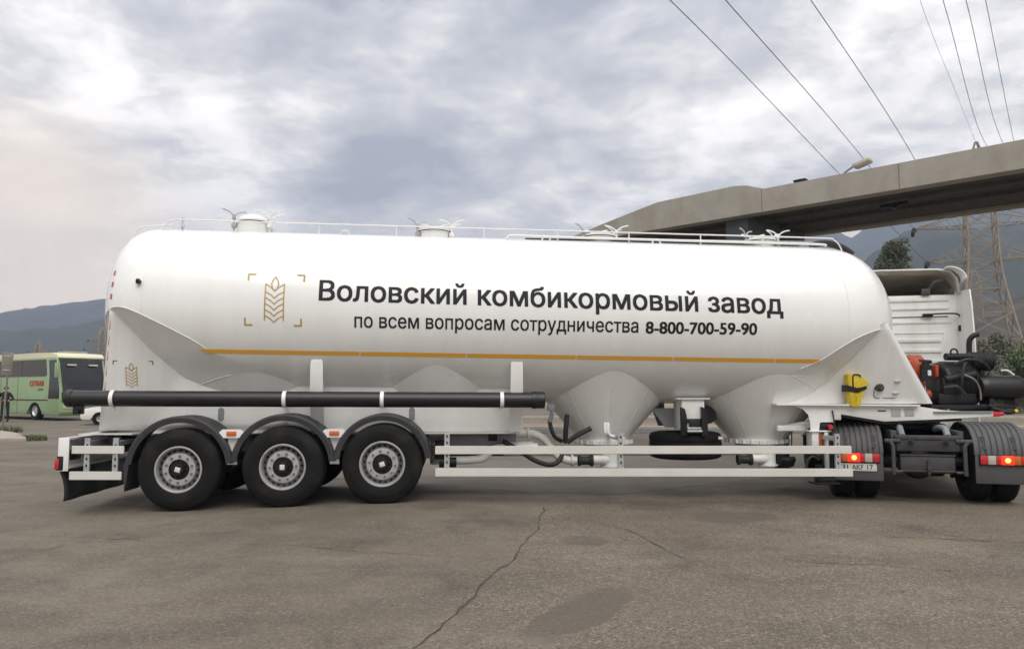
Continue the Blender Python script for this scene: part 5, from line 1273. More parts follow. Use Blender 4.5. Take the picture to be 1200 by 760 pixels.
for q in range(6): b.lathe([(0.135, 0.02 + q * 0.055), (0.150, 0.035 + q * 0.055), (0.135, 0.05 + q * 0.055)], (11.42, 1.05, 2.0), axis=(1, 0, 0), seg=28)
b.cyl((11.6, 1.05, 1.70), (11.6, 1.05, 1.9), 0.06, seg=14); b.build('air_filter', M['black'], comp)
b = MB(); b.tube([(11.14 + 0.055 * math.cos(a), 0.97, 2.135 + 0.055 * math.sin(a)) for a in [rad(-40 + 26 * k) for k in range(11)]], 0.014); b.build('lifting_eye', M['black'], comp)
b = MB(); b.tube([(11.75, 1.50, 1.95), (11.75, 1.50, 2.30), (11.79, 1.48, 2.41), (11.88, 1.46, 2.455)], 0.042, smooth=5, seg=14); b.build('exhaust_pipe', M['black'], comp)
b = MB()
b.tube([(11.05, 0.82, 1.95), (11.20, 0.76, 2.02), (11.45, 0.78, 1.98), (11.60, 0.85, 1.88)], 0.022, smooth=5); b.tube([(11.12, 0.82, 1.45), (11.10, 0.74, 1.75), (11.16, 0.76, 1.95), (11.28, 0.80, 2.0)], 0.018, smooth=5); b.tube([(10.85, 0.80, 1.60), (11.0, 0.72, 1.62), (11.15, 0.76, 1.50)], 0.022, smooth=4)
b.build('hoses', M['blacksoft'], comp)
b = MB(); b.tube([(11.12, 0.76, 1.80), (11.26, 0.70, 1.72), (11.35, 0.72, 1.58), (11.36, 0.72, 1.42)], 0.013, smooth=5); b.build('yellow_hose', M['sign'], comp)
b = MB(); b.lathe([(0, 0), (0.17, 0.0), (0.20, 0.04), (0.20, 0.20), (0.14, 0.25), (0, 0.25)], (10.42, 1.05, 1.90), axis=(1, 0, 0), seg=28); b.box((10.36, 0.90, 1.86), (10.56, 1.02, 2.02), bev=0.03); b.box((10.52, 0.95, 1.34), (10.66, 1.18, 1.86), bev=0.03); b.cyl((10.52, 0.95, 1.50), (10.70, 0.95, 1.50), 0.07, seg=20)
b.build('drive_housing', M['orange'], comp)
b = MB(); b.cyl((10.60, 0.84, 1.70), (10.60, 0.84, 1.94), 0.085, seg=22); b.cyl((10.60, 0.84, 1.94), (10.60, 0.84, 1.99), 0.05, seg=18); b.cyl((10.52, 0.90, 2.0), (10.72, 0.90, 1.99), 0.03, seg=12); b.build('oil_filter', M['black'], comp)
b = MB(); b.box((10.575, 0.748, 1.78), (10.625, 0.756, 1.86)); b.build('filter_label', M['plate'], comp, smooth=0)
b = MB(); b.box((10.80, 0.92, 1.76), (10.86, 1.30, 1.95), bev=0.02); b.build('orange_bracket', M['orange'], comp)
b = MB(); b.tube([(11.86, 0.95, 2.0 - 0.14), (11.93, 0.9, 1.86), (12.0, 0.86, 1.79)], 0.016, smooth=4); b.build('grip', M['plate'], comp)

# ---- yellow wheel chock strapped on the neck
ck = thing('wheel_chock', tr.matrix_basis @ Vector((9.25, neck_y(9.25, 1.56) - 0.10, 1.33)), rad(4.5), 'bright yellow plastic wheel chock strapped upright to the white gooseneck side', 'wheel chock')
b = MB(); b.prism([(-0.055, 0.0), (0.055, 0.0), (0.075, 0.10), (0.115, 0.20), (0.16, 0.29), (0.205, 0.315), (0.20, 0.335), (0.11, 0.40), (0.06, 0.462), (-0.075, 0.47), (-0.105, 0.455), (-0.075, 0.02)], 'y', -0.055, 0.085, bev=0.008)
b.build('body', M['yellow'], ck)
b = MB(); b.prism([(-0.085, 0.455), (-0.06, 0.05), (-0.045, 0.05), (-0.065, 0.455)], 'y', -0.063, -0.0552); b.prism([(0.0, 0.18), (0.02, 0.03), (0.03, 0.03), (0.02, 0.18)], 'y', -0.063, -0.0552); b.build('ribs', M['yellow'], ck, smooth=0)
b = MB(); b.tube([(-0.035, -0.062, 0.24), (-0.035, -0.062, 0.42), (-0.01, -0.062, 0.455), (0.06, -0.062, 0.45), (0.075, -0.062, 0.42)], 0.010, smooth=3); b.build('cord', M['blacksoft'], ck)
b = MB(); b.loft([[(-0.125, -0.064, 0.215), (-0.125, -0.064, 0.305), (-0.125, 0.10, 0.305), (-0.125, 0.10, 0.215)], [(0.03, -0.066, 0.195), (0.03, -0.066, 0.265), (0.03, 0.086, 0.265), (0.03, 0.086, 0.195)], [(0.165, -0.058, 0.25), (0.165, -0.058, 0.295), (0.165, 0.09, 0.295), (0.165, 0.09, 0.25)]]); b.build('strap', M['black'], ck, smooth=60)

# ---- pipework under the tank
b = MB(); b.cyl((2.4, 1.75, 0.62), (8.3, 1.75, 0.615), 0.062, seg=24); b.cyl((2.4, 1.40, 0.70), (4.6, 1.40, 0.70), 0.05, seg=20); b.build('discharge_pipe', M['white'], tr)
b = MB(); b.tube([(3.55, 0.80, 0.58), (3.95, 0.80, 0.60), (4.10, 0.80, 0.72), (4.3, 0.80, 0.76), (4.75, 0.82, 0.755)], 0.058, smooth=5, seg=20); b.build('air_pipe', M['white'], tr)
b = MB(); b.tube([(4.35, 0.95, 0.93), (4.65, 0.95, 0.95), (4.85, 0.92, 0.87), (4.98, 0.88, 0.72), (5.06, 0.85, 0.62), (5.20, 0.85, 0.565), (5.32, 0.85, 0.56)], 0.058, smooth=5, seg=20)
b.lathe([(0.05, 0), (0.085, 0), (0.085, 0.03), (0.05, 0.03)], (4.62, 0.95, 0.945), axis=(1, 0, 0.1), seg=20); b.lathe([(0.05, 0), (0.085, 0), (0.085, 0.025), (0.05, 0.025)], (5.24, 0.85, 0.563), axis=(1, 0, 0), seg=20); b.box((4.35, 0.85, 0.80), (4.7, 1.02, 0.83), bev=0.01)
b.build('elbow_pipe', M['offwhite'], tr)
def outlet_group(s):
    b = MB(); b.lathe([(0.055, 0.0), (0.075, 0.0), (0.08, 0.02), (0.07, 0.03), (0.06, 0.05), (0.06, 0.15), (0.07, 0.17), (0.085, 0.18), (0.085, 0.21), (0.05, 0.21)], (s - 0.42, 0.85, 0.56), axis=(1, 0, 0), seg=24); b.build('rubber_coupling', M['blacksoft'], tr)
    b = MB(); b.tube([(s - 0.20, 0.85, 0.57), (s - 0.05, 0.85, 0.57), (s + 0.08, 0.90, 0.565)], 0.066, smooth=4, seg=20); b.cyl((s + 0.06, 0.92, 0.47), (s + 0.06, 0.92, 0.68), 0.115, seg=28); b.lathe([(0.1, 0), (0.145, 0), (0.145, 0.02), (0.1, 0.02)], (s + 0.06, 0.92, 0.465), axis=(0, 0, 1), seg=28); b.build('outlet_elbow', M['white'], tr)
outlet_group(5.76); outlet_group(8.10)
b = MB(); b.box((8.28, 0.86, 0.47), (8.42, 1.0, 0.72), bev=0.02); b.lathe([(0, 0), (0.10, 0), (0.14, 0.10), (0.13, 0.14), (0, 0.14)], (8.44, 0.92, 0.45), axis=(0, 0, 1), seg=18); b.build('butterfly_valve', M['black'], tr)
b = MB()
b.tube([(4.92, 0.75, 1.14), (4.94, 0.75, 1.02), (5.0, 0.78, 0.90), (5.10, 0.85, 0.84)], 0.030, smooth=5, seg=12)
b.tube([(5.17, 0.75, 1.22), (5.15, 0.75, 1.0), (5.15, 0.80, 0.82)], 0.036, smooth=5, seg=12)
b.tube([(5.52, 0.80, 1.02), (5.32, 0.80, 0.92), (5.18, 0.82, 0.82)], 0.034, smooth=5, seg=12)
b.tube([(4.25, 0.75, 0.85), (4.45, 0.72, 0.74), (4.70, 0.72, 0.58), (4.92, 0.74, 0.515), (5.06, 0.78, 0.57), (5.12, 0.82, 0.72)], 0.034, smooth=6, seg=12)
b.build('air_hoses', M['blacksoft'], tr)
b = MB(); b.tube([(4.93, 0.72, 1.36), (4.95, 0.73, 1.24), (4.92, 0.75, 1.12)], [0.02, 0.036], seg=10, smooth=3); b.box((4.88, 0.70, 1.27), (4.99, 0.76, 1.36), bev=0.01); b.build('valve_fitting', M['midgrey'], tr)
b = MB(); b.box((3.30, 0.75, 0.60), (3.45, 1.1, 0.86), bev=0.02); b.cyl((3.36, 0.72, 0.56), (3.60, 0.72, 0.56), 0.07, seg=18); b.build('valve_block', M['black'], tr)
b = MB(); b.box((4.05, 0.85, 0.84), (4.18, 1.0, 0.97), bev=0.015); b.build('valve_block', M['black'], tr)
b = MB(); b.box((3.35, 1.3, 0.60), (4.30, 1.32, 0.95)); b.build('back_plate', M['grey'], tr, smooth=0)

# ---- spare wheel in its carrier
b = MB(); b.box((6.80, 0.62, 1.00), (7.13, 1.05, 1.44), bev=0.008); b.box((6.72, 0.58, 1.432), (7.20, 1.1, 1.452), bev=0.004); cr_ = b.build('carrier_bracket', M['white'], tr)
b = MB()
for s0 in (6.77, 7.07):
    b.prism([(s0, 0.92), (s0 + 0.085, 0.92), (s0 + 0.085, 1.20), (s0 + 0.06, 1.30), (s0, 1.33)], 'y', 0.560, 0.615, bev=0.008)
b.box((6.90, 0.575, 1.00), (7.06, 0.615, 1.14), bev=0.012); b.box((6.86, 0.585, 1.10), (7.08, 0.615, 1.16), bev=0.01); b.build('carrier_hooks', M['black'], cr_)
b = MB(); b.cyl((6.86, 0.58, 0.985), (7.08, 0.58, 0.985), 0.022, seg=10); b.box((6.86, 0.56, 1.01), (7.06, 0.585, 1.04), bev=0.004); b.build('carrier_bolts', M['galv'], cr_)
b = MB(); b.prism([(6.55, 1.44), (6.80, 1.44), (6.80, 1.02), (6.70, 1.02)], 'y', 1.55, 1.56); b.build('gusset', M['midgrey'], tr, smooth=0); b = MB(); b.prism([(6.45, 1.30), (6.80, 1.30), (6.80, 1.02), (6.66, 1.02)], 'y', 1.0, 1.01); b.build('gusset', M['midgrey'], tr, smooth=0)
sp = bpy.data.objects.new('spare_wheel', None); COL.objects.link(sp); sp.parent = tr; sp.location = (7.0, 1.16, 0.565); sp.rotation_euler = (PI / 2, 0, 0)
o = tyre_mesh(0.53).build('tyre', M['tyre'], sp, smooth=40)
b = MB(); b.lathe([(0.286, 0.03), (0.29, 0.004), (0.275, 0.004), (0.26, 0.08), (0.20, 0.05), (0.0, 0.05)], (0, 0, 0), seg=40); b.build('rim', M['rim'], sp)
b = MB(); b.box((7.36, 0.72, 0.86), (7.42, 0.735, 0.90)); b.build('tyre_label', M['plate'], tr, smooth=0)
b = MB(); b.cyl((7.30, 1.0, 1.20), (7.30, 1.6, 1.20), 0.13, seg=24); b.build('air_tank', M['black'], tr)

# ---- on the roof: hatches with wing nuts, walkway rails
def hatch(s, zt_, hh, r=0.225, dome=0.03):
    z0 = cz(s) + R
    b = MB(); b.lathe([(r - 0.01, -0.08), (r, -0.05), (r, hh), (r + 0.012, hh + 0.004), (r + 0.012, hh + 0.014), (r, hh + 0.018)], (s, CY, z0), axis=(0, 0, 1), seg=48); h = b.build('hatch', M['white'], tr)
    b = MB(); b.lathe([(r + 0.004, hh + 0.019), (r + 0.012, hh + 0.022), (r + 0.010, hh + 0.036), (r - 0.02, hh + 0.038)], (s, CY, z0), axis=(0, 0, 1), seg=48); b.build('seal', M['black'], h)
    b = MB(); b.lathe([(r + 0.018, hh + 0.028), (r + 0.018, hh + 0.055), (r - 0.02, hh + 0.055 + dome * 0.4), (r * 0.6, hh + 0.06 + dome), (r * 0.3, hh + 0.065 + dome * 1.25), (0.0, hh + 0.065 + dome * 1.35)], (s, CY, z0), axis=(0, 0, 1), seg=48); b.build('lid', M['white'], h)
    for a in (rad(-20), rad(-160), rad(90), rad(20), rad(200)):
        d = Vector((math.cos(a), math.sin(a), 0)); c = Vector((s, CY, z0 + hh)) + d * (r + 0.045)
        b = MB(); b.cyl(c - Vector((0, 0, 0.10)), c + Vector((0, 0, 0.13)), 0.016, seg=8); b.box(c - Vector((0.035, 0.03, 0.06)), c + Vector((0.035, 0.03, 0.0)), bev=0.006); b.cyl(c + Vector((0, 0, 0.07)), c + Vector((0, 0, 0.12)), 0.028, seg=10)
        t = Vector((-d.y, d.x, 0)) * (1 if abs(d.x) < 0.5 else 0.35) + d * (0 if abs(d.x) < 0.5 else 0.9)
        for sg_ in (-1, 1):
            b.tube([c + Vector((0, 0, 0.10)), c + t * sg_ * 0.06 + Vector((0, 0, 0.155)), c + t * sg_ * 0.14 + Vector((0, 0, 0.185)), c + t * sg_ * 0.19 + Vector((0, 0, 0.19))], 0.011, seg=7, smooth=3)
        b.build('wing_nut', M['white'], h)
hatch(0.60, 3.9, 0.125, dome=0.07); hatch(3.26, 3.85, 0.065); hatch(5.75, 3.82, 0.055); hatch(8.27, 3.8, 0.055)
def top_z(s, y): return cz(s) + math.sqrt(R * R - (y - CY) ** 2)
hr = MB()
yr = 0.86
hr.tube([(-0.60, yr, top_z(-0.6, yr) - 0.13), (-0.50, yr, top_z(-0.5, yr) + 0.09), (-0.38, yr, top_z(-0.4, yr) + 0.155), (-0.2, yr, top_z(-0.2, yr) + 0.16)] + [(s, yr, top_z(s, yr) + 0.155) for s in (1, 3, 5, 7, 9.0)] + [(9.25, yr, top_z(9.2, yr) + 0.13), (9.36, yr, top_z(9.3, yr) + 0.0), (9.37, yr, top_z(9.3, yr) - 0.12)], 0.011, seg=8, smooth=4)
for s in (1.62, 2.72, 3.98, 5.06, 6.12, 7.20, 8.15): hr.cyl((s, yr, top_z(s, yr) - 0.03), (s, yr, top_z(s, yr) + 0.155), 0.010, seg=7)
hr.build('hand_rail', M['white'], tr)
hr = MB(); y2 = 0.80
hr.tube([(4.30, y2, top_z(4.3, y2) - 0.04), (4.33, y2, top_z(4.33, y2) + 0.05), (4.42, y2, top_z(4.4, y2) + 0.075)] + [(s, y2, top_z(s, y2) + 0.07) for s in (5, 6, 7, 8, 9.0)] + [(9.08, y2, top_z(9.08, y2) + 0.05)], 0.018, seg=8, smooth=4)
hr.build('kick_rail', M['white'], tr)
hr = MB(); y3 = 1.68
hr.tube([(-0.62, y3, top_z(-0.6, y3) - 0.1), (-0.5, y3, top_z(-0.5, y3) + 0.06)] + [(s, y3, top_z(s, y3) + 0.12) for s in (-0.3, 1, 3, 5, 7, 9.2)] + [(9.45, y3, top_z(9.2, y3) + 0.05), (9.5, y3, top_z(9.2, y3) - 0.1)], 0.011, seg=8, smooth=4); hr.build('hand_rail', M['white'], tr)
b = MB(); b.tube([(-1.02, 0.95, cz(-1.0) + 0.98), (-0.92, 0.95, cz(-1.0) + 1.16), (-0.75, 0.95, cz(-0.8) + 1.21), (-0.42, 0.95, cz(-0.4) + 1.24)], 0.012, smooth=4); b.tube([(-1.02, 1.5, cz(-1.0) + 0.98), (-0.92, 1.5, cz(-1.0) + 1.16), (-0.75, 1.5, cz(-0.8) + 1.21), (-0.42, 1.5, cz(-0.4) + 1.24)], 0.012, smooth=4); b.build('ladder_top', M['white'], tr)
b = MB(); b.box((-0.30, 0.86, top_z(-0.3, 0.86) + 0.03), (-0.26, 0.89, top_z(-0.3, 0.86) + 0.10), bev=0.008); b.cyl((-0.28, 0.875, top_z(-0.3, 0.86) - 0.02), (-0.28, 0.875, top_z(-0.3, 0.86) + 0.20), 0.010, seg=8); b.build('safety_valve', M['galv'], tr)
b = MB(); b.tube([(8.95, 1.05, top_z(8.9, 1.05) + 0.01), (9.15, 0.95, top_z(9.1, 0.95) + 0.07), (9.38, 0.9, top_z(9.2, 0.9) + 0.02), (9.55, 0.9, top_z(9.2, 0.9) - 0.09)], 0.05, smooth=5, seg=14); b.build('top_hose', M['blacksoft'], tr)
b = MB(); b.box((4.6, 1.0, top_z(4.6, 1.0) + 0.02), (9.0, 1.5, top_z(4.6, 1.0) + 0.035)) ; b.build('walkway', M['galv'], tr, smooth=0)
for s_ in (1.98, 4.9, 6.55):
    b = MB(); b.tube([(s_ - 0.06, 0.93, top_z(s_, 0.93) - 0.01), (s_ - 0.04, 0.93, top_z(s_, 0.93) + 0.05), (s_ + 0.04, 0.93, top_z(s_, 0.93) + 0.05), (s_ + 0.06, 0.93, top_z(s_, 0.93) - 0.01)], 0.014, smooth=2); b.build('lifting_lug', M['white'], tr)

# ================================================================== THE TRACTOR
# local frame: x forward, y to its left; origin on the ground under the rear axle
tk = thing('tractor_truck', (5.92, 11.75, 0), rad(75), 'white tractor truck seen from behind with grey mudguards and lit red tail lights', 'truck')
for sy in (-1, 1):
    for y0 in (0.57, 0.90):
        wd = 0.30
        b = tyre_mesh(0.52, wd, 0.285)
        for q in range(40): pass
        o = b.build('tyre', M['tyre'], tk, smooth=40); o.location = (0, sy * (y0 + wd / 2) - wd / 2, 0.52)
    b = MB(); b.lathe([(0.28, 0.30), (0.285, 0.0), (0.27, 0.0), (0.25, 0.14), (0.17, 0.16), (0.15, 0.06), (0.0, 0.05)], (0, sy * 1.18, 0.52), axis=(0, -sy, 0), seg=32); b.build('rim', M['rim'], tk)
    # ribbed mudguard
    ys0, ys1 = 0.565, 1.22
    b = MB()
    sec = []
    n = 9
    for q in range(n):
        ya = ys0 + (ys1 - ys0) * q / n; yb = ys0 + (ys1 - ys0) * (q + 1) / n; w0 = (yb - ya)
        sec += [(ya, 0.0), (ya + w0 * 0.12, 0.016), (ya + w0 * 0.70, 0.016), (ya + w0 * 0.82, 0.0)]
    sec.append((ys1, 0.0))
    path = [(-0.66, 0.685, 1.45), (-0.655, 0.74, 1.35), (-0.63, 0.82, 1.2), (-0.57, 0.92, 1.0), (-0.46, 1.01, 0.75), (-0.32, 1.065, 0.45), (-0.15, 1.09, 0.15), (0.0, 1.095, 0.0), (0.15, 1.09, -0.15), (0.32, 1.065, -0.45), (0.46, 1.01, -0.75), (0.57, 0.92, -1.0), (0.63, 0.80, -1.2)]
    rings = []
    for (x_, z_, tl) in path:
        nx, nz = -math.sin(tl), math.cos(tl)
        outer = [(x_ + nx * h, sy * y_, z_ + nz * h) for y_, h in sec]; inner = [(x_ - nx * 0.012, sy * y_, z_ - nz * 0.012) for y_ in (ys1, ys0)]
        rings.append(outer + inner)
    b.loft(rings)
    g_ = b.build('mudguard', M['guard'], tk, smooth=30)
    b = MB(); b.box((-0.672, sy * 0.575, 0.30), (-0.655, sy * 1.215, 0.684), bev=0.012); b.build('flap', M['guard'], g_)
    for y_ in (0.69, 1.06):
        b = MB(); b.loft([[(-0.672, sy * (y_ - 0.03), 0.76), (-0.672, sy * (y_ + 0.03), 0.76), (-0.64, sy * (y_ + 0.03), 0.76), (-0.64, sy * (y_ - 0.03), 0.76)], [(-0.60, sy * (y_ - 0.03), 0.93), (-0.60, sy * (y_ + 0.03), 0.93), (-0.57, sy * (y_ + 0.03), 0.92), (-0.57, sy * (y_ - 0.03), 0.92)]]); b.build('clip', M['black'], g_)
    # tail lamp: outer amber, red, clear, red
    b = MB(); b.box((-0.70, sy * 0.62, 0.552), (-0.6725, sy * 1.20, 0.692), bev=0.006); tl_ = b.build('tail_light', M['black'], tk)
    for (ya, yb, m_) in ((0.63, 0.72, 'red'), (0.722, 0.82, 'lens_clear'), (0.822, 0.878, 'red'), (0.88, 1.04, 'lit'), (1.042, 1.12, 'amber'), (1.122, 1.19, 'red')):
        b = MB(); b.box((-0.716, sy * ya, 0.562), (-0.6995, sy * yb, 0.682), bev=0.006); b.build('lens', M[m_], tl_)
    b = MB(); b.cyl((-0.705, sy * 0.96, 0.622), (-0.7185, sy * 0.96, 0.622), 0.036, seg=18); b.build('bulb', M['litcore'], tl_)
b = MB(); b.box((-0.684, 0.665, 0.435), (-0.6725, 1.185, 0.54), bev=0.003); np_ = b.build('number_plate', M['plate'], tk)
b = MB(); b.box((-0.6855, 1.14, 0.438), (-0.6835, 1.182, 0.537)); b.build('blue_band', M['plateblue'], np_, smooth=0)
for word, u0, w_ in (('31', 0.0, 0.075), ('AKF', 0.125, 0.150), ('17', 0.325, 0.075)):
    flat_text(word, 'lettering', M['letter'], np_, w_, 0.070, lambda u, v, u0=u0: Vector((-0.6852, 1.115 - u0 - u, 0.453 + v)), bold=0.012, nrm=Vector((-1, 0, 0)))
# frame
for sy in (-1, 1):
    b = MB(); b.box((-0.62, sy * 0.38, 0.72), (5.6, sy * 0.46, 1.0), bev=0.008); b.build('frame_rail', M['grey'], tk)
b = MB(); b.box((-0.66, -0.40, 0.72), (-0.58, 0.40, 0.93), bev=0.015); b.box((-0.675, -0.42, 0.875), (-0.60, 0.42, 0.94), bev=0.015)
for y_ in (-0.22, 0.22):
    b.cyl((-0.66, y_, 0.83), (-0.672, y_, 0.83), 0.055, seg=20)
cmb_ = b.build('rear_crossmember', M['grey'], tk)
b = MB()
for y_ in (-0.22, 0.22): b.cyl((-0.672, y_, 0.83), (-0.675, y_, 0.83), 0.040, seg=20)
b.build('holes', M['black'], cmb_)
b = MB(); b.box((-0.66, -0.34, 0.42), (-0.45, 0.36, 0.665), bev=0.03); b.box((-0.672, -0.34, 0.655), (-0.45, 0.36, 0.675), bev=0.006); b.box((-0.675, -0.35, 0.44), (-0.655, 0.37, 0.46), bev=0.006); b.cyl((-0.675, 0.0, 0.40), (-0.675, 0.0, 0.60), 0.022, seg=10); b.cyl((-0.72, 0, 0.50), (-0.66, 0, 0.50), 0.03, seg=10); b.build('battery_box', M['grey'], tk)
for sy in (-1, 1):
    b = MB(); b.tube([(-0.60, sy * 0.50, 0.84), (-0.70, sy * 0.48, 0.84), (-0.70, sy * 0.45, 0.80), (-0.70, sy * 0.45, 0.40)], 0.028, seg=10); b.tube([(-0.66, sy * 0.55, 0.86), (-0.66, sy * 0.35, 0.86)], 0.03, seg=10); b.cyl((-0.68, sy * 0.45, 0.44), (-0.68, sy * 0.34, 0.44), 0.02, seg=8)
    b.build('bumper_tube', M['grey'], tk)
b = MB(); b.cyl((0, -1.0, 0.52), (0, 1.0, 0.52), 0.09, seg=16); b.lathe([(0, -0.2), (0.2, -0.15), (0.24, 0), (0.2, 0.15), (0, 0.2)], (0, 0, 0.52), axis=(1, 0, 0), seg=24); b.build('axle', M['black'], tk)
for sy in (-1, 1):
    for x_ in (-0.38, 0.38):
        b = MB(); b.lathe([(0, 0), (0.12, 0), (0.145, 0.06), (0.13, 0.13), (0.145, 0.20), (0.12, 0.26), (0, 0.26)], (x_, sy * 0.30, 0.62), axis=(0, 0, 1), seg=24); b.build('air_spring', M['black'], tk)
b = MB(); b.lathe([(0.0, 0.0), (0.44, 0.0), (0.46, 0.02), (0.45, 0.05), (0.0, 0.05)], (0.62, 0, 1.045), axis=(0, 0, 1), seg=48); b.box((0.28, -0.42, 0.98), (0.96, 0.42, 1.044), bev=0.02); b.prism([(0.30, -0.44), (-0.12, -0.36), (-0.16, -0.22), (0.30, -0.10)], 'z', 1.03, 1.07); b.prism([(0.30, 0.44), (-0.12, 0.36), (-0.16, 0.22), (0.30, 0.10)], 'z', 1.03, 1.07); b.build('fifth_wheel', M['grey'], tk)
for y_ in (-0.28, 0.3):
    b = MB(); b.tube([(-0.55, y_, 0.92), (-0.42, y_, 1.02), (-0.22, y_ * 0.9, 1.03), (-0.05, y_ * 0.85, 1.0)], 0.045, smooth=4); b.build('slide_ramp', M['midgrey'], tk)
# cab
cw = 1.25
b = MB(); b.prism([(2.10, 0.95), (4.35, 0.62), (4.48, 0.80), (4.48, 1.9), (4.20, 3.12), (4.05, 3.20), (2.10, 3.20)], 'y', -cw, cw, bev=0.05); cab = b.build('cab', M['cabwhite'], tk, smooth=40)
b = MB()
for z_ in (2.90, 2.97, 2.99): pass
b.box((2.085, -1.02, 3.08), (2.105, 1.02, 3.13), bev=0.006); b.box((2.085, -1.02, 2.94), (2.105, 1.02, 2.985), bev=0.006)
for z_ in (2.70,): b.box((2.088, -1.05, z_), (2.105, 1.05, z_ + 0.05), bev=0.006)
# recessed panels with ribs
for (ya, yb) in ((-0.88, -0.12), (0.12, 0.88)):
    for z_ in (1.66, 1.84, 2.02, 2.20, 2.38): b.box((2.080, ya, z_), (2.105, yb, z_ + 0.07), bev=0.011)
    b.box((2.09, ya - 0.07, 1.52), (2.105, yb + 0.07, 1.545), bev=0.005); b.box((2.09, ya - 0.07, 2.53), (2.105, yb + 0.07, 2.555), bev=0.005); b.box((2.09, ya - 0.07, 1.52), (2.105, ya - 0.045, 2.55), bev=0.005); b.box((2.09, yb + 0.045, 1.52), (2.105, yb + 0.07, 2.55), bev=0.005)
b.build('rear_ribs', M['cabwhite'], cab)
b = MB(); b.box((2.092, -1.0, 2.812), (2.101, 1.02, 2.826)); b.build('seam', M['grey'], cab, smooth=0)
b = MB(); b.tube([(2.10, -0.66, 2.84), (2.03, -0.68, 2.85), (2.0, -0.95, 2.86), (2.02, -1.16, 2.83), (2.05, -1.18, 2.62)], 0.014, smooth=3); b.box((2.03, -0.76, 2.815), (2.09, -0.60, 2.87), bev=0.01); b.box((2.0, -1.20, 2.56), (2.07, -1.14, 2.66), bev=0.01); b.build('grab_cable', M['black'], cab)
for sy in (-1, 1):
    b = MB(); b.prism([(2.3, 2.0), (3.7, 1.95), (4.30, 1.95), (4.05, 2.75), (2.9, 2.75)], 'y', sy * (cw + 0.002), sy * (cw - 0.01)); b.build('side_window', M['glass'], cab, smooth=0)
    # side deflector fin reaching back from the cab's corner
    b = MB(); b.loft([[(2.12, sy * 1.20, z_), (2.20, sy * 1.275, z_), (xr_, sy * (1.29), z_), (xr_ - 0.005, sy * 1.265, z_), (2.14, sy * 1.13, z_)] for z_, xr_ in ((1.0, 1.62), (2.4, 1.66), (3.0, 1.74), (3.24, 1.82))]); b.build('side_fin', M['cabwhite'], cab, smooth=50)
    b = MB(); b.box((4.30, sy * 1.27, 1.95), (4.42, sy * 1.50, 2.70), bev=0.03); b.build('mirror', M['black'], cab)
b = MB(); b.loft([[(4.489, -1.12, 1.85), (4.489, 1.12, 1.85)], [(4.235, -1.08, 3.0), (4.235, 1.08, 3.0)]], closed=False); b.build('windscreen', M['glass'], cab, smooth=0)
# roof deflector: a hollow shell open to the rear
b = MB(); rg = []
for x_, zt_, hw in ((1.98, 3.615, 1.10), (2.6, 3.60, 1.12), (3.4, 3.46, 1.14), (4.1, 3.22, 1.12)):
    o_ = [(x_, -hw - 0.06, 3.18), (x_, -hw - 0.04, zt_ - 0.16), (x_, -hw + 0.06, zt_ - 0.04), (x_, -hw + 0.25, zt_), (x_, 0, zt_ + 0.012), (x_, hw - 0.25, zt_), (x_, hw - 0.06, zt_ - 0.04), (x_, hw + 0.04, zt_ - 0.16), (x_, hw + 0.06, 3.18)]
    rg.append(o_)
b.loft(rg, closed=False); o = b.build('roof_deflector', [M['deflector'], M['cabwhite']], cab, smooth=40); so = o.modifiers.new('t', 'SOLIDIFY'); so.thickness = 0.03; so.offset = 0; so.material_offset_rim = 1
b = MB(); b.loft([[(2.02, -1.08, 3.58), (1.98, -0.60, 3.635), (1.98, 0.60, 3.635), (2.02, 1.08, 3.58), (4.05, 1.05, 3.30), (3.4, 0.6, 3.48), (3.4, -0.6, 3.48), (4.05, -1.05, 3.30)]], cap=False) if False else None
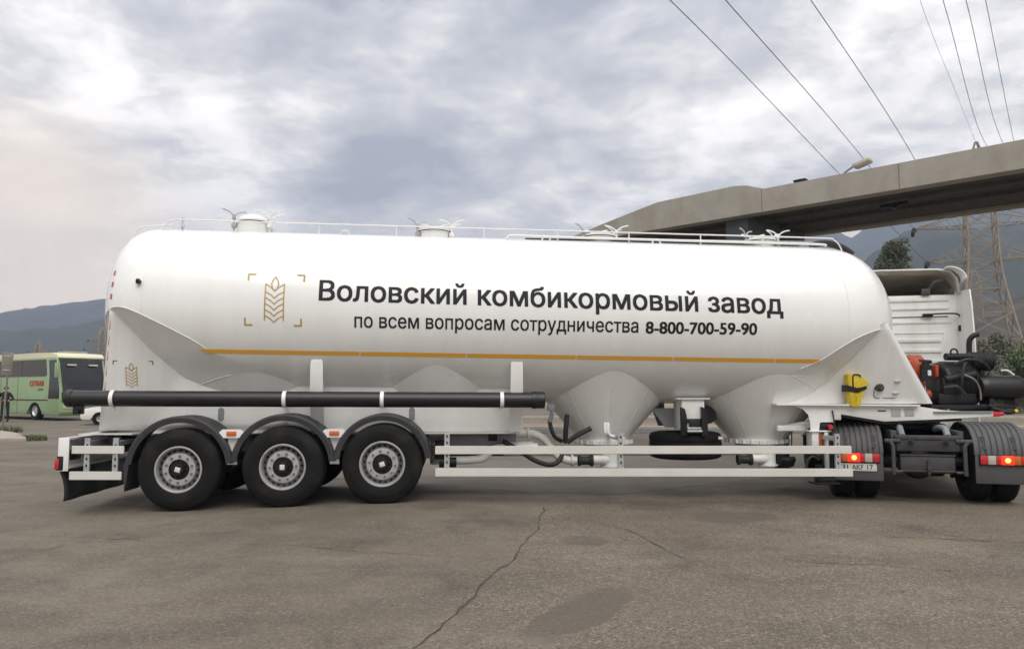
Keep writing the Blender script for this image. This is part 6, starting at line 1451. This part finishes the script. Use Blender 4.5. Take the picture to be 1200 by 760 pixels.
for sy in (-1, 1):      # flared rear corner of the deflector
    b = MB(); rg = []
    for k in range(8):
        a = rad(-8 + 15 * k); c0 = Vector((0, sy * (0.98 + 0.24 * math.sin(a)), 3.40 + 0.21 * math.cos(a)))
        rg.append([(1.72 + 0.10 * (1 - k / 7), c0.y, c0.z + 0.02), (2.35, c0.y - sy * 0.03, c0.z - 0.02)])
    b.loft(rg, closed=False); o = b.build('deflector_corner', M['cabwhite'], cab, smooth=60); so = o.modifiers.new('t', 'SOLIDIFY'); so.thickness = 0.02; so.offset = 0
    b = MB(); b.tube([(2.15, sy * 0.70, 3.20), (2.05, sy * 0.78, 3.38), (2.05, sy * 0.95, 3.42), (2.10, sy * 1.05, 3.30)], 0.035, smooth=4); b.box((2.06, sy * 0.60, 3.19), (2.10, sy * 0.74, 3.30), bev=0.012); b.build('deflector_bracket', M['grey'], cab)
for sy in (-1, 1):
    b = tyre_mesh(0.52, 0.32, 0.285); o = b.build('tyre', M['tyre'], tk, smooth=40); o.location = (3.65, sy * 1.06 - 0.16, 0.52)
b = MB(); b.cyl((1.1, -0.95, 0.70), (2.3, -0.95, 0.70), 0.30, seg=32); b.build('fuel_tank', M['galv'], tk)
b = MB(); b.box((1.1, 0.6, 0.42), (2.2, 1.2, 0.98), bev=0.06); b.build('side_box', M['grey'], tk)
b = MB(); b.box((1.0, -0.5, 1.0), (2.0, 0.5, 1.03), bev=0.005); b.build('catwalk', M['galv'], tk)
b = MB(); b.box((0.95, -0.36, 0.42), (3.9, 0.36, 0.98), bev=0.06); b.box((2.2, -0.34, 0.30), (3.2, 0.34, 0.45), bev=0.08); b.cyl((0.2, 0, 0.55), (1.0, 0, 0.62), 0.06, seg=14); b.build('drivetrain', M['black'], tk)  # dark engine and gearbox block, added to block light under the tractor
for sy in (-1, 1):
    b = MB(); b.box((0.66, sy * 0.58, 0.24), (0.68, sy * 1.22, 0.80), bev=0.006); b.build('front_flap', M['blacksoft'], tk)  # flaps ahead of the rear wheels, added to darken the space beneath
b = MB(); b.box((4.2, -1.2, 0.28), (4.5, 1.2, 0.80), bev=0.05); b.build('front_bumper', M['cabwhite'], tk)
